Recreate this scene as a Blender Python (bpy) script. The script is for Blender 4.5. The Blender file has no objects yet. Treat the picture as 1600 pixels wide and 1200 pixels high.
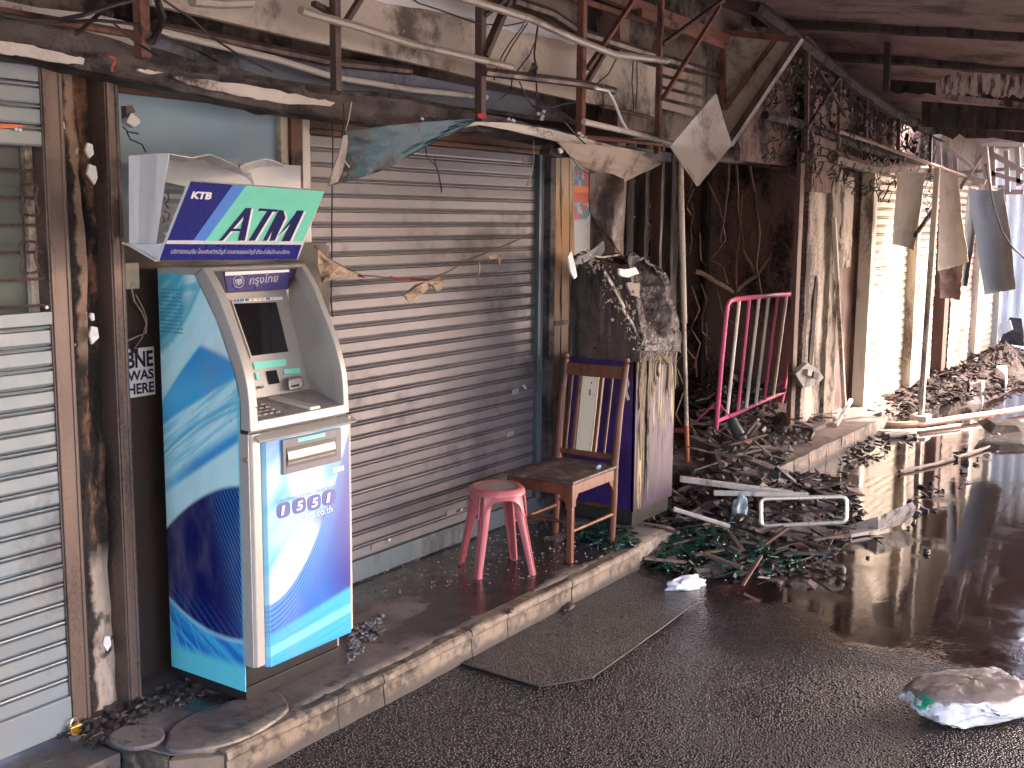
import bpy, math, random
from mathutils import Vector, Matrix, noise as MN

# ------------------------------------------------------------------ camera, world, sun, exposure
SC = bpy.context.scene
FPX = 1814.15
YAW, PITCH, ROLL = (math.radians(a) for a in (56.455, 8.171, -0.439))
CAM = Vector((0, 0, 1.8))
FWD = Vector((math.sin(YAW)*math.cos(PITCH), math.cos(YAW)*math.cos(PITCH), -math.sin(PITCH)))
_r = Vector((math.cos(YAW), -math.sin(YAW), 0)); _d = FWD.cross(_r)
RGT = _r*math.cos(ROLL) + _d*math.sin(ROLL)
DWN = -_r*math.sin(ROLL) + _d*math.cos(ROLL)
cd = bpy.data.cameras.new('camera'); cam = bpy.data.objects.new('camera', cd); SC.collection.objects.link(cam)
cd.sensor_width = 36; cd.lens = FPX/1600*36; cd.clip_start = 0.05; cd.clip_end = 2000
mw = Matrix((RGT, -DWN, -FWD)).transposed().to_4x4(); mw.translation = CAM
cam.matrix_world = mw
SC.camera = cam

SUN_EL, SUN_AZ = math.radians(37), math.radians(-38)      # azimuth measured from +x towards +y
w = bpy.data.worlds.new('World'); SC.world = w; w.use_nodes = True
wn = w.node_tree; wn.nodes.clear()
sky = wn.nodes.new('ShaderNodeTexSky'); sky.sky_type = 'NISHITA'; sky.sun_disc = False
sky.sun_elevation = SUN_EL; sky.sun_rotation = math.pi/2 - SUN_AZ
sky.air_density = 1.0; sky.dust_density = 4.0; sky.ozone_density = 0.6
bg = wn.nodes.new('ShaderNodeBackground'); bg.inputs['Strength'].default_value = 0.14
wo = wn.nodes.new('ShaderNodeOutputWorld')
wt = wn.nodes.new('ShaderNodeMix'); wt.data_type = 'RGBA'; wt.blend_type = 'MULTIPLY'; wt.inputs[0].default_value = 1
wn.links.new(sky.outputs[0], wt.inputs[6]); wt.inputs[7].default_value = (1.07, .97, 1.03, 1); wn.links.new(wt.outputs[2], bg.inputs[0]); wn.links.new(bg.outputs[0], wo.inputs[0])
sd = bpy.data.lights.new('sun', 'SUN'); sd.energy = 2.0; sd.angle = math.radians(0.6); sd.color = (1, .93, .88)
sun = bpy.data.objects.new('sun', sd); SC.collection.objects.link(sun)
sdir = Vector((math.cos(SUN_EL)*math.cos(SUN_AZ), math.cos(SUN_EL)*math.sin(SUN_AZ), math.sin(SUN_EL)))
sun.rotation_euler = sdir.to_track_quat('Z', 'Y').to_euler(); sun.location = (8, -6, 9)
SC.view_settings.view_transform = 'Standard'; SC.view_settings.look = 'None'
SC.view_settings.gamma = 1; SC.view_settings.use_curve_mapping = False
SC.view_settings.exposure = 3.4
SC.render.engine = 'CYCLES'
SC.cycles.max_bounces = 8; SC.cycles.diffuse_bounces = 5; SC.cycles.transparent_max_bounces = 12

# ------------------------------------------------------------------ measuring: a pixel of the photo on a real plane
def ray(px, py): return FWD + RGT*((px-800)/FPX) + DWN*((py-600)/FPX)
def AZ(px, py, z=0.0): v = ray(px, py); return CAM + v*((z-CAM.z)/v.z)
def AY(px, py, y): v = ray(px, py); return CAM + v*((y-CAM.y)/v.y)
def AX(px, py, x): v = ray(px, py); return CAM + v*((x-CAM.x)/v.x)
def AP(px, py, P, n): v = ray(px, py); return CAM + v*((Vector(P)-CAM).dot(n)/v.dot(n))

# ------------------------------------------------------------------ objects
COL = SC.collection
ORG = {}
def tag(o, label=None, cat=None, group=None, kind=None):
    if label: o['label'] = label
    if cat: o['category'] = cat
    if group: o['group'] = group
    if kind: o['kind'] = kind
    return o
def empty(name, loc, label, cat, group=None):
    o = bpy.data.objects.new(name, None); COL.objects.link(o); o.location = loc; o.empty_display_size = .1
    ORG[o.name] = Vector(loc)
    return tag(o, label, cat, group)
def place(name, me, org, parent=None):
    o = bpy.data.objects.new(name, me); COL.objects.link(o)
    if parent: o.parent = parent; o.location = org - ORG[parent.name]
    else: o.location = org
    ORG[o.name] = Vector(org)
    return o
class MB:
    def __init__(s): s.v = []; s.f = []
    def add(s, vs, fs):
        n = len(s.v); s.v += [Vector(v) for v in vs]; s.f += [[i+n for i in f] for f in fs]; return s
    def box(s, a, b):
        x0,y0,z0 = (min(a[i],b[i]) for i in range(3)); x1,y1,z1 = (max(a[i],b[i]) for i in range(3))
        return s.add([(x0,y0,z0),(x1,y0,z0),(x1,y1,z0),(x0,y1,z0),(x0,y0,z1),(x1,y0,z1),(x1,y1,z1),(x0,y1,z1)],
                     [(0,3,2,1),(4,5,6,7),(0,1,5,4),(1,2,6,5),(2,3,7,6),(3,0,4,7)])
    def slab(s, pts, ext):
        """polygon pts extruded by vector ext"""
        n = len(pts); e = Vector(ext); P = [Vector(p) for p in pts]
        return s.add(P+[p+e for p in P], [list(range(n)), list(range(2*n-1, n-1, -1))]+[(i, (i+1)%n+0, (i+1)%n+n, i+n)[::-1] for i in range(n)])
    def strip(s, A, B, ext):
        """two matching polylines A,B -> ruled sheet with thickness ext"""
        for i in range(len(A)-1): s.slab([A[i], A[i+1], B[i+1], B[i]], ext)
        return s
    def tube(s, pts, r, n=8, caps=True):
        P = [Vector(p) for p in pts]; R = r if isinstance(r, (list, tuple)) else [r]*len(P)
        base = len(s.v); up = None
        for i, p in enumerate(P):
            t = (P[min(i+1, len(P)-1)]-P[max(i-1, 0)]).normalized()
            if up is None: up = Vector((0,0,1)) if abs(t.z) < .9 else Vector((1,0,0))
            a = t.cross(up).normalized(); b = a.cross(t).normalized(); up = b
            for k in range(n):
                q = 2*math.pi*k/n; s.v.append(p + (a*math.cos(q)+b*math.sin(q))*R[i])
        for i in range(len(P)-1):
            for k in range(n):
                s.f.append([base+i*n+k, base+i*n+(k+1)%n, base+(i+1)*n+(k+1)%n, base+(i+1)*n+k])
        if caps: s.f.append([base+k for k in range(n)][::-1]); s.f.append([base+(len(P)-1)*n+k for k in range(n)])
        return s
    def bar(s, p, q, w, h=None, up=(0,0,1)):
        """rectangular bar p->q"""
        p = Vector(p); q = Vector(q); h = h or w; t = (q-p).normalized(); u = Vector(up)
        if abs(t.dot(u)) > .95: u = Vector((0,1,0))
        a = t.cross(u).normalized(); b = a.cross(t).normalized()
        c = [a*w/2+b*h/2, -a*w/2+b*h/2, -a*w/2-b*h/2, a*w/2-b*h/2]
        return s.add([p+k for k in c]+[q+k for k in c], [(0,1,2,3),(7,6,5,4),(0,4,5,1),(1,5,6,2),(2,6,7,3),(3,7,4,0)])
    def grid(s, fn, nu, nv):
        b = len(s.v)
        for j in range(nv+1):
            for i in range(nu+1): s.v.append(Vector(fn(i/nu, j/nv)))
        for j in range(nv):
            for i in range(nu): a = b+j*(nu+1)+i; s.f.append([a, a+1, a+nu+2, a+nu+1])
        return s
    def closed_sheet(s, fn, nu, nv, th):
        """grid with thickness along vector th"""
        b = len(s.v); th = Vector(th); s.grid(fn, nu, nv); m = len(s.v)-b
        s.v += [s.v[b+i]+th for i in range(m)]
        fs = s.f[-nu*nv:]; s.f += [[i+m for i in f][::-1] for f in fs]
        R = [b+i for i in range(nu+1)]+[b+j*(nu+1)+nu for j in range(1, nv+1)]+[b+nv*(nu+1)+i for i in range(nu-1, -1, -1)]+[b+j*(nu+1) for j in range(nv-1, 0, -1)]
        for k in range(len(R)): a, c = R[k], R[(k+1)%len(R)]; s.f.append([c, a, a+m, c+m])
        return s
    def rock(s, c, sz, rng, flat=1.0):
        c = Vector(c); rot = Matrix.Rotation(rng.uniform(0, 6.3), 3, 'Z') @ Matrix.Rotation(rng.uniform(-.5, .5), 3, 'X') @ Matrix.Rotation(rng.uniform(-.4, .4), 3, 'Y')
        V = []
        for x, y, z in ((-1,-1,-1),(1,-1,-1),(1,1,-1),(-1,1,-1),(-1,-1,1),(1,-1,1),(1,1,1),(-1,1,1)):
            V.append(c + rot @ Vector((x*sz[0]*rng.uniform(.35,1), y*sz[1]*rng.uniform(.35,1), z*sz[2]*rng.uniform(.5,1)*flat)))
        return s.add(V, [(0,3,2,1),(4,5,6,7),(0,1,5,4),(1,2,6,5),(2,3,7,6),(3,0,4,7)])
    def build(s, name, mat, parent=None, smooth=False, bevel=0, base=False, sub=0):
        lo = Vector([min(v[i] for v in s.v) for i in range(3)]); hi = Vector([max(v[i] for v in s.v) for i in range(3)])
        org = (lo+hi)/2
        if parent is None or base: org.z = lo.z
        me = bpy.data.meshes.new(name); me.from_pydata([v-org for v in s.v], [], s.f); me.update()
        import bmesh
        bm = bmesh.new(); bm.from_mesh(me); bmesh.ops.recalc_face_normals(bm, faces=bm.faces); bm.to_mesh(me); bm.free()
        if isinstance(mat, (list, tuple)):
            for m_ in mat: me.materials.append(m_)
        elif mat: me.materials.append(mat)
        o = place(name, me, org, parent)
        if bevel:
            b = o.modifiers.new('b', 'BEVEL'); b.width = bevel; b.segments = 2; b.limit_method = 'ANGLE'; b.angle_limit = math.radians(35)
        if sub:
            b = o.modifiers.new('s', 'SUBSURF'); b.levels = sub; b.render_levels = sub
        if smooth or bevel:
            for p in me.polygons: p.use_smooth = True
            if not sub and not bevel:
                try: me.set_sharp_from_angle(angle=math.radians(38))
                except Exception: pass
            if bevel:
                wn_ = o.modifiers.new('w', 'WEIGHTED_NORMAL')
        return o
def copy_at(o, org, parent=None):
    c = o.copy(); COL.objects.link(c)
    if parent: c.parent = parent; c.location = org - ORG[parent.name]
    else: c.location = org
    ORG[c.name] = Vector(org); return c
def fit_text(name, s, O, U, V, mat, parent, shear=0, bold=0, th=.0015, n=None):
    """lettering as thin mesh; O = lower left corner, U,V = full width / height vectors"""
    cu = bpy.data.curves.new('t', 'FONT'); cu.body = s; cu.shear = shear; cu.offset = bold; cu.resolution_u = 4
    o = bpy.data.objects.new('t', cu); COL.objects.link(o)
    me0 = o.to_mesh()
    vs = [v.co.copy() for v in me0.vertices]; fs = [list(p.vertices) for p in me0.polygons]
    o.to_mesh_clear(); bpy.data.objects.remove(o); bpy.data.curves.remove(cu)
    if not vs: return None
    x0 = min(v.x for v in vs); x1 = max(v.x for v in vs); y0 = min(v.y for v in vs); y1 = max(v.y for v in vs)
    U = Vector(U); V = Vector(V); n = Vector(n) if n else U.cross(V).normalized()
    mb = MB(); mb.v = [Vector(O)+U*((v.x-x0)/(x1-x0))+V*((v.y-y0)/(y1-y0))+n*th for v in vs]; mb.f = fs
    lo = sum(mb.v, Vector())/len(mb.v)
    me = bpy.data.meshes.new(name); me.from_pydata([v-lo for v in mb.v], [], mb.f); me.materials.append(mat)
    return place(name, me, lo, parent)

# ------------------------------------------------------------------ materials: node expressions
class E:
    """small wrapper: arithmetic on sockets builds Math nodes"""
    def __init__(s, nt, o): s.nt = nt; s.o = o
    def _m(s, op, *a):
        n = s.nt.nodes.new('ShaderNodeMath'); n.operation = op
        for i, x in enumerate(a):
            if isinstance(x, E): s.nt.links.new(x.o, n.inputs[i])
            else: n.inputs[i].default_value = x
        return E(s.nt, n.outputs[0])
    def __add__(s, b): return s._m('ADD', s, b)
    __radd__ = __add__
    def __sub__(s, b): return s._m('SUBTRACT', s, b)
    def __rsub__(s, b): return s._m('SUBTRACT', b, s)
    def __mul__(s, b): return s._m('MULTIPLY', s, b)
    __rmul__ = __mul__
    def __truediv__(s, b): return s._m('DIVIDE', s, b)
    def sin(s): return s._m('SINE', s)
    def abs(s): return s._m('ABSOLUTE', s)
    def sqrt(s): return s._m('SQRT', s)
    def pow(s, b): return s._m('POWER', s, b)
    def max(s, b): return s._m('MAXIMUM', s, b)
    def min(s, b): return s._m('MINIMUM', s, b)
    def fract(s): return s._m('FRACT', s)
    def ss(s, a, b):
        """smoothstep a..b (a may exceed b)"""
        n = s.nt.nodes.new('ShaderNodeMapRange'); n.interpolation_type = 'SMOOTHSTEP'
        s.nt.links.new(s.o, n.inputs[0])
        if a <= b: n.inputs[1].default_value = a; n.inputs[2].default_value = b; n.inputs[3].default_value = 0; n.inputs[4].default_value = 1
        else: n.inputs[1].default_value = b; n.inputs[2].default_value = a; n.inputs[3].default_value = 1; n.inputs[4].default_value = 0
        return E(s.nt, n.outputs[0])
class Mat:
    def __init__(s, name):
        s.m = bpy.data.materials.new(name); s.m.use_nodes = True; s.nt = s.m.node_tree
        s.b = s.nt.nodes['Principled BSDF']; s.geo = s.nt.nodes.new('ShaderNodeNewGeometry')
        sp = s.nt.nodes.new('ShaderNodeSeparateXYZ'); s.nt.links.new(s.geo.outputs['Position'], sp.inputs[0])
        s.x, s.y, s.z = (E(s.nt, sp.outputs[i]) for i in range(3))
    def comb(s, x, y, z):
        n = s.nt.nodes.new('ShaderNodeCombineXYZ')
        for i, a in enumerate((x, y, z)):
            if isinstance(a, E): s.nt.links.new(a.o, n.inputs[i])
            else: n.inputs[i].default_value = a
        return n.outputs[0]
    def noise(s, scale=5, det=4, rough=.55, st=(1,1,1), off=0, dist=0, vec=None):
        n = s.nt.nodes.new('ShaderNodeTexNoise'); n.inputs['Scale'].default_value = scale
        n.inputs['Detail'].default_value = det; n.inputs['Roughness'].default_value = rough; n.inputs['Distortion'].default_value = dist
        if vec is None:
            vec = s.comb(s.x*st[0]+off, s.y*st[1]+off*.7, s.z*st[2]-off)
        s.nt.links.new(vec, n.inputs['Vector']); return E(s.nt, n.outputs[0])
    def vor(s, scale=20, st=(1,1,1), feat='F1', out=0):
        n = s.nt.nodes.new('ShaderNodeTexVoronoi'); n.inputs['Scale'].default_value = scale; n.feature = feat
        s.nt.links.new(s.comb(s.x*st[0], s.y*st[1], s.z*st[2]), n.inputs['Vector']); return E(s.nt, n.outputs[out])
    def mix(s, f, a, b):
        n = s.nt.nodes.new('ShaderNodeMix'); n.data_type = 'RGBA'
        ins = [i for i in n.inputs if i.type == 'RGBA']
        if isinstance(f, E): s.nt.links.new(f.o, n.inputs[0])
        else: n.inputs[0].default_value = f
        for sock, c in zip(ins, (a, b)):
            if hasattr(c, 'default_value') or hasattr(c, 'is_linked'): s.nt.links.new(c, sock)
            else: sock.default_value = (*c, 1)
        return [o for o in n.outputs if o.type == 'RGBA'][0]
    def set(s, col=None, rough=None, metal=None, bump=None, bs=.3, bd=.01, **kw):
        def put(nm, v):
            if v is None: return
            if isinstance(v, E): s.nt.links.new(v.o, s.b.inputs[nm])
            elif hasattr(v, 'links'): s.nt.links.new(v, s.b.inputs[nm])
            elif isinstance(v, tuple): s.b.inputs[nm].default_value = (*v, 1) if len(v) == 3 else v
            else: s.b.inputs[nm].default_value = v
        put('Base Color', col); put('Roughness', rough); put('Metallic', metal)
        for k, v in kw.items(): put(k.replace('_', ' '), v)
        if bump is not None:
            n = s.nt.nodes.new('ShaderNodeBump'); n.inputs['Strength'].default_value = bs; n.inputs['Distance'].default_value = bd
            s.nt.links.new(bump.o, n.inputs['Height']); s.nt.links.new(n.outputs[0], s.b.inputs['Normal'])
        return s.m
def grimy(name, col, soot=(.02,.015,.013), amt=.5, rough=.6, metal=0, scale=6, st=(1,1,.35), dirt=(.10,.07,.05), bd=.004, bs=.4, rvar=.2, spec=None, off=0, fine=1):
    """base colour with brown dirt, soot patches and fine relief"""
    M = Mat(name)
    a = M.noise(scale, 7, .62, st, off); b = M.noise(scale*2.7, 6, .6, st, off+3); c = M.noise(scale*13, 4, .6, (1,1,1), off+7)
    f1 = (a+(c-.5)*.25).ss(.62-amt*.32, .80-amt*.30); f2 = (b*.8+c*.25).ss(.66-amt*.25, .35-amt*.1)
    k = M.mix(f2*.75 if amt > 0 else 0.0, col, tuple(x*.5+y*.5 for x, y in zip(col, dirt)))
    k = M.mix(f1, k, soot)
    sp = M.noise(60, 2, .5).ss(.68, .74)
    k = M.mix(sp*.35*fine, k, tuple(min(1, x*1.6+.05) for x in col))
    kw = {'Specular_IOR_Level': spec} if spec is not None else {}
    return M.set(k, (b-.5)*rvar*2+rough+f1*.12, metal, c+b*.7, bs, bd, **kw)
def plain(name, col, rough=.5, metal=0, **kw):
    M = Mat(name); c = M.noise(25, 4); f = c.ss(.45, .7)
    return M.set(M.mix(f*.12, col, tuple(x*.6 for x in col)), rough + (c-.5)*.25, metal, c, .15, .002, **kw)
rng = random.Random(7)

# ------------------------------------------------------------------ material list
char = grimy('charred_wood', (.045,.032,.026), (.012,.01,.009), .5, .8, 0, 9, (1,1,.25), (.16,.12,.09), .012, .8)
charbeam = grimy('sooty_metal', (.085,.065,.058), (.014,.011,.011), .6, .65, 0, 7, (.5,1,1), (.2,.14,.11), .006, .6)
rustred = grimy('rusty_red_steel', (.19,.075,.05), (.03,.02,.018), .35, .65, 0, 8, (1,1,.4), (.15,.09,.06), .004)
brownsteel = grimy('scorched_brown_steel', (.10,.062,.052), (.03,.02,.018), .4, .5, .2, 8, (1,1,.3), (.2,.13,.1), .003)
jambm = grimy('dirty_brown_jamb', (.135,.095,.078), (.04,.028,.025), .5, .45, .35, 5, (1,1,.2), (.12,.075,.05), .003, fine=.4)
greym = grimy('grey_steel_jamb', (.33,.32,.30), (.12,.10,.09), .25, .4, .5, 5, (1,1,.25), (.2,.16,.13), .002, fine=.3)
bluejamb = grimy('blue_grey_jamb', (.11,.145,.165), (.05,.05,.05), .35, .5, .3, 5, (1,1,.25), (.15,.12,.1), .002)
slatblue = grimy('pale_blue_slat_paint', (.195,.232,.252), (.13,.135,.14), .12, .42, .25, 2.2, (1,1,.5), (.25,.23,.21), .001, .2, fine=.2)
slatgrey = grimy('mauve_grey_slat_steel', (.158,.147,.156), (.085,.075,.080), .36, .42, .25, 1.3, (.9,1,1.2), (.13,.11,.11), .001, .15, .1, fine=.25)
slatcream = grimy('cream_burnt_slat_paint', (.50,.43,.32), (.22,.11,.055), .30, .55, .1, 1.6, (1,1,1.6), (.4,.2,.1), .002)
slatrust = grimy('rusty_slat_paint', (.42,.33,.24), (.15,.07,.045), .5, .6, .1, 1.7, (1,1,1.4), (.3,.15,.08), .002)
creamboard = grimy('scorched_cream_board', (.50,.42,.335), (.09,.06,.05), .40, .5, 0, 1.5, (1,1,1), (.3,.22,.17), .001, .2, .1)
creamtrim = grimy('chipped_white_trim', (.62,.57,.50), (.05,.04,.035), .30, .6, 0, 5, (.5,1,1), (.3,.24,.2), .004)
bluepanel = grimy('smoky_blue_panel', (.17,.19,.23), (.035,.03,.03), .5, .5, 0, 2.6, (.6,1,1), (.3,.25,.22), .002)
lintelwood = grimy('brown_lintel_wood', (.17,.075,.035), (.03,.018,.014), .45, .6, 0, 6, (.2,1,1), (.1,.05,.03), .003)
wallsoot = grimy('sooted_wall_plaster', (.20,.15,.12), (.02,.015,.014), .62, .85, 0, 1.5, (1,1,.6), (.1,.07,.05), .01)
wallblack = grimy('black_burnt_plaster', (.24,.155,.13), (.028,.019,.018), .55, .9, 0, 2.5, (1,1,.5), (.22,.14,.11), .02, .8)
darkpanel = grimy('dark_brown_panel', (.05,.035,.028), (.03,.02,.018), .4, .5, 0, 4, (1,1,.3), (.1,.06,.04), .001, fine=.3)
whitem = plain('white_sheet_metal', (.68,.67,.66), .4)
creamp = grimy('cream_pillar_paint', (.48,.39,.30), (.06,.036,.028), .80, .7, 0, 2.4, (1.4,1.4,.28), (.3,.2,.13), .006)
creamp2 = grimy('pale_post_paint', (.58,.51,.39), (.14,.09,.065), .42, .6, 0, 4, (1,1,.3), (.35,.22,.14), .003)
doorbrown = grimy('brown_burnt_door', (.13,.065,.045), (.03,.018,.014), .4, .6, 0, 3, (1,1,.3), (.3,.2,.13), .003)
ceilm = grimy('smoked_brown_ceiling', (.18,.112,.105), (.055,.032,.030), .45, .85, 0, 3, (.8,.6,1), (.2,.13,.11), .012, .8)
rubm = grimy('grey_brown_rubble', (.115,.083,.068), (.022,.016,.015), .45, .7, 0, 9, (1,1,1), (.3,.22,.17), .006)
rubd = grimy('wet_black_debris', (.045,.032,.028), (.009,.007,.007), .45, .42, 0, 9, (1,1,1), (.15,.1,.08), .006)
rubl = grimy('pale_broken_plaster', (.34,.28,.23), (.07,.05,.04), .4, .7, 0, 8, (1,1,1), (.25,.18,.13), .004)
pink = plain('faded_pink_enamel', (.75,.12,.24), .35)
paley = plain('pale_yellow_enamel', (.92,.84,.66), .4)
black = plain('black_steel', (.02,.018,.017), .4)
wirem = plain('blackened_wire', (.03,.022,.02), .6)
wireb = grimy('scorched_brown_cable', (.17,.10,.06), (.04,.025,.02), .35, .6, 0, 8, (1,1,1))
chrome = plain('dull_chrome_tube', (.75,.70,.62), .18, .9)

def pavement_mat():
    M = Mat('sooty_cement')
    a = M.noise(2.6, 7, .62, (1,.8,1)); b = M.noise(11, 6, .6, (1,1,1), 4); c = M.noise(70, 3, .6); d = M.noise(1.1, 5, .6, (1,1.6,1), 9, .4)
    k = M.mix(a.ss(.40, .68), (.165,.135,.12), (.062,.046,.041))
    k = M.mix(b.ss(.56, .70)*.8, k, (.022,.016,.015))
    edge = (M.y+(a-.5)*.05).ss(2.97, 2.87)
    k = M.mix(edge*(b.ss(.62, .45)), k, (.34,.275,.20))
    wetp = (d*.6 + a*.4 + M.x.ss(3.6, 4.6)*.10 - M.x.ss(5.6, 6.2)*.1 - edge*.2 + (M.y-3.1).abs().ss(.25, .0)*.05).ss(.53, .60)
    k = M.mix(wetp*.85, k, (.022,.013,.010))
    k = M.mix(c.ss(.64, .72)*.5, k, (.33,.3,.27))
    return M.set(k, .72-wetp*.60+(c-.5)*.2, 0, c*.5+b*(1-wetp)+a, .5, .008)
def kerb_mat():
    M = Mat('stained_kerb_stone')
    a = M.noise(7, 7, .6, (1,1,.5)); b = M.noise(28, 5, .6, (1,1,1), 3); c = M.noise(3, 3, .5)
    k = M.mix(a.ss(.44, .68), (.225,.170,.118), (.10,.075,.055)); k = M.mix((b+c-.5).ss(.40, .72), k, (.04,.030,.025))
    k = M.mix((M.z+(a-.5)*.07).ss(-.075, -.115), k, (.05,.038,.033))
    return M.set(k, .6, 0, a+b*.6, .6, .006)
def road_mat():
    M = Mat('wet_asphalt')
    agg = M.vor(105); agg2 = M.vor(48); n1 = M.noise(1.0, 6, .6, (1,1,1)); n2 = M.noise(26, 5, .6); n3 = M.noise(.45, 4, .6, (1,1,1), 5); n4 = M.noise(5, 5, .6, (1,1,1), 2)
    # the water stands deeper down the lane, away from the kerb
    wet = (M.x*.62 - M.y*.10 + (n1-.5)*1.6 + (n3-.5)*1.2).ss(2.45, 3.45)
    k = M.mix(n1.ss(.35, .7), (.017,.0125,.013), (.010,.0072,.0078)); k = M.mix(n2.ss(.55, .72)*.5, k, (.034,.026,.026))
    k = M.mix(wet*.7, k, (.020,.012,.011))
    st_ = M.noise(3.0, 5, .6, (1,1,1), 12)
    rg = (1-wet)*(.12+(n4-.5)*.22) + .05 + wet*st_.ss(.50, .72)*.16
    bump = (agg.ss(.0, .8)*1.0 + agg2*.7 + n2*.4)*(1-wet) + M.noise(9, 3, .5, (1,1,1), 8)*wet*.035
    return M.set(k, rg, 0, bump, 1.0, .011, IOR=1.55, Specular_IOR_Level=wet*.26+.26)
matte = grimy('matte_soot_black', (.020,.015,.013), amt=.3, rough=.9, spec=.1)
rubf = grimy('shade_darkened_rubble', (.060,.042,.034), (.018,.012,.011), .45, .9, 0, 9, (1,1,1), (.11,.08,.06), .006, spec=.15)  # rubble darkened for the far bank; its shade is put into the colour
def plankmat():
    M = Mat('heat_stained_planks')
    a = M.noise(5, 6, .6, (3,1,.35)); z = M.z+(a-.5)*.25
    k = M.mix(z.ss(.9, 1.7), (.10,.05,.025), (.32,.155,.045)); k = M.mix(z.ss(1.75, 2.05), k, (.45,.33,.2))
    k = M.mix(a.ss(.55, .72), k, (.05,.025,.015)); return M.set(k, .6, 0, a, .4, .004)
pave = pavement_mat(); kerbm = kerb_mat(); roadm = road_mat(); plankm = plankmat()

# ------------------------------------------------------------------ GROUND
RZ = -.13
def hz(x, y): return RZ + .004*MN.noise(Vector((x*.7, y*.7, 0)))
g = MB(); g.grid(lambda u, v: (-3+u*24, -5+v*8.6, hz(-3+u*24, -5+v*8.6)-.001), 96, 40)
tag(g.build('road', roadm, smooth=True), kind='structure')
g = MB().add([(-300,-300,-.16),(300,-300,-.16),(300,300,-.16),(-300,300,-.16)], [(0,1,2,3)])
earth = grimy('grey_ground', (.2,.18,.16), amt=.2, rough=.9)
tag(g.build('ground', earth), kind='structure')
# worn strip of cement patched into the road
def patchmat():
    M = Mat('patched_cement'); a = M.noise(2, 6, .6); agg = M.vor(105); n2 = M.noise(30, 4)
    k = M.mix(a.ss(.4, .65), (.028,.022,.019), (.015,.0115,.0110))
    return M.set(k, .22+(a-.5)*.3, 0, agg.ss(0, .8)+n2*.6, 1.0, .011, IOR=1.55, Specular_IOR_Level=.3)
PL = [AZ(*q, RZ) for q in ((712,1034),(842,1074),(925,1060),(1040,978),(1092,938))]
PB = MB(); NX = 60; rowa = []; rowb = []
seg = []
for i_ in range(4):
    for k in range(15): seg.append(PL[i_].lerp(PL[i_+1], k/15))
seg.append(PL[4])
for k, q in enumerate(seg):
    t_ = k/(len(seg)-1); up_ = Vector((PL[0].x+.02+(5.50-PL[0].x)*t_, 2.846, 0)); up_.z = hz(up_.x, up_.y)+.004; q = Vector((q.x, q.y, hz(q.x, q.y)+.0015))
    rowa.append(q); rowb.append(up_)
PB.grid(lambda u, v: rowa[min(int(round(u*60)), 60)].lerp(rowb[min(int(round(u*60)), 60)], v)+Vector((0,0,.003)), 60, 8)
tag(PB.build('cement_patch', patchmat()), kind='structure')
PB = MB(); PB.tube([q+Vector((.004*MN.noise(q*30),0,.002)) for q in rowa], .0035, 6); o = PB.build('cement_patch_rim', grimy('pale_cement_rim', (.055,.046,.034), amt=.5)); tag(o, kind='structure')

# pavement in front of the cash machine
kp = [(2.42, 3.26), (2.40, 3.17), (2.435, 2.99), (2.53, 2.875), (2.56, 2.865), (5.60, 2.865), (5.66, 2.95), (6.0, 3.0), (6.4, 3.05), (6.4, 3.95), (2.42, 3.95)]
def bumpyslab(u, v, x0, x1, y0, y1, z):
    x = x0+(x1-x0)*u; y = y0+(y1-y0)*v
    return (x, y, z+.006*MN.noise(Vector((x*3, y*3, 1)))+.003*MN.noise(Vector((x*11, y*11, 1)))-(.012*max(0, 1-(y-y0)/.03) if y0 < 2.9 else 0))
g = MB(); g.closed_sheet(lambda u, v: bumpyslab(u, v, 2.56, 6.1, 2.885, 3.95, -.004), 130, 40, (0,0,-.12))
g.slab([(2.43,3.95,-.006),(2.43,3.17,-.006),(2.46,3.0,-.006),(2.56,2.9,-.006),(2.562,3.95,-.006)], (0,0,-.12))
tag(g.build('pavement', pave, smooth=True), kind='structure')
kt = empty('kerb', (4.0, 2.87, RZ), 'long stained cream kerb edging the pavement under the cash machine', 'kerb')
x = 2.57; i = 0
while x < 5.58:
    L = rng.uniform(.26, .36); x1 = min(x+L, 5.6)
    y0 = 2.852+rng.uniform(-.003, .003); h = -.002+rng.uniform(-.004, .003)
    b = MB(); N = 8
    def prof(u, v, x=x, x1=x1, y0=y0, h=h):
        q = [(y0+.055, h-.001), (y0+.012, h), (y0+.002, h-.008), (y0-.002, h-.030), (y0+.006, h-.040), (y0+.003, -.08), (y0-.004, -.145)]
        f = v*(len(q)-1); k = min(int(f), len(q)-2); t = f-k
        X = x+.0015+(x1-x-.003)*u; nn = MN.noise(Vector((X*9, v*5, 3)))
        return (X, q[k][0]*(1-t)+q[k+1][0]*t+nn*.003, q[k][1]*(1-t)+q[k+1][1]*t+nn*.0025)
    b.closed_sheet(prof, 8, 12, (0, .03, -.002)); b.build('kerb_stone', kerbm, kt, smooth=True); x = x1
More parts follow.
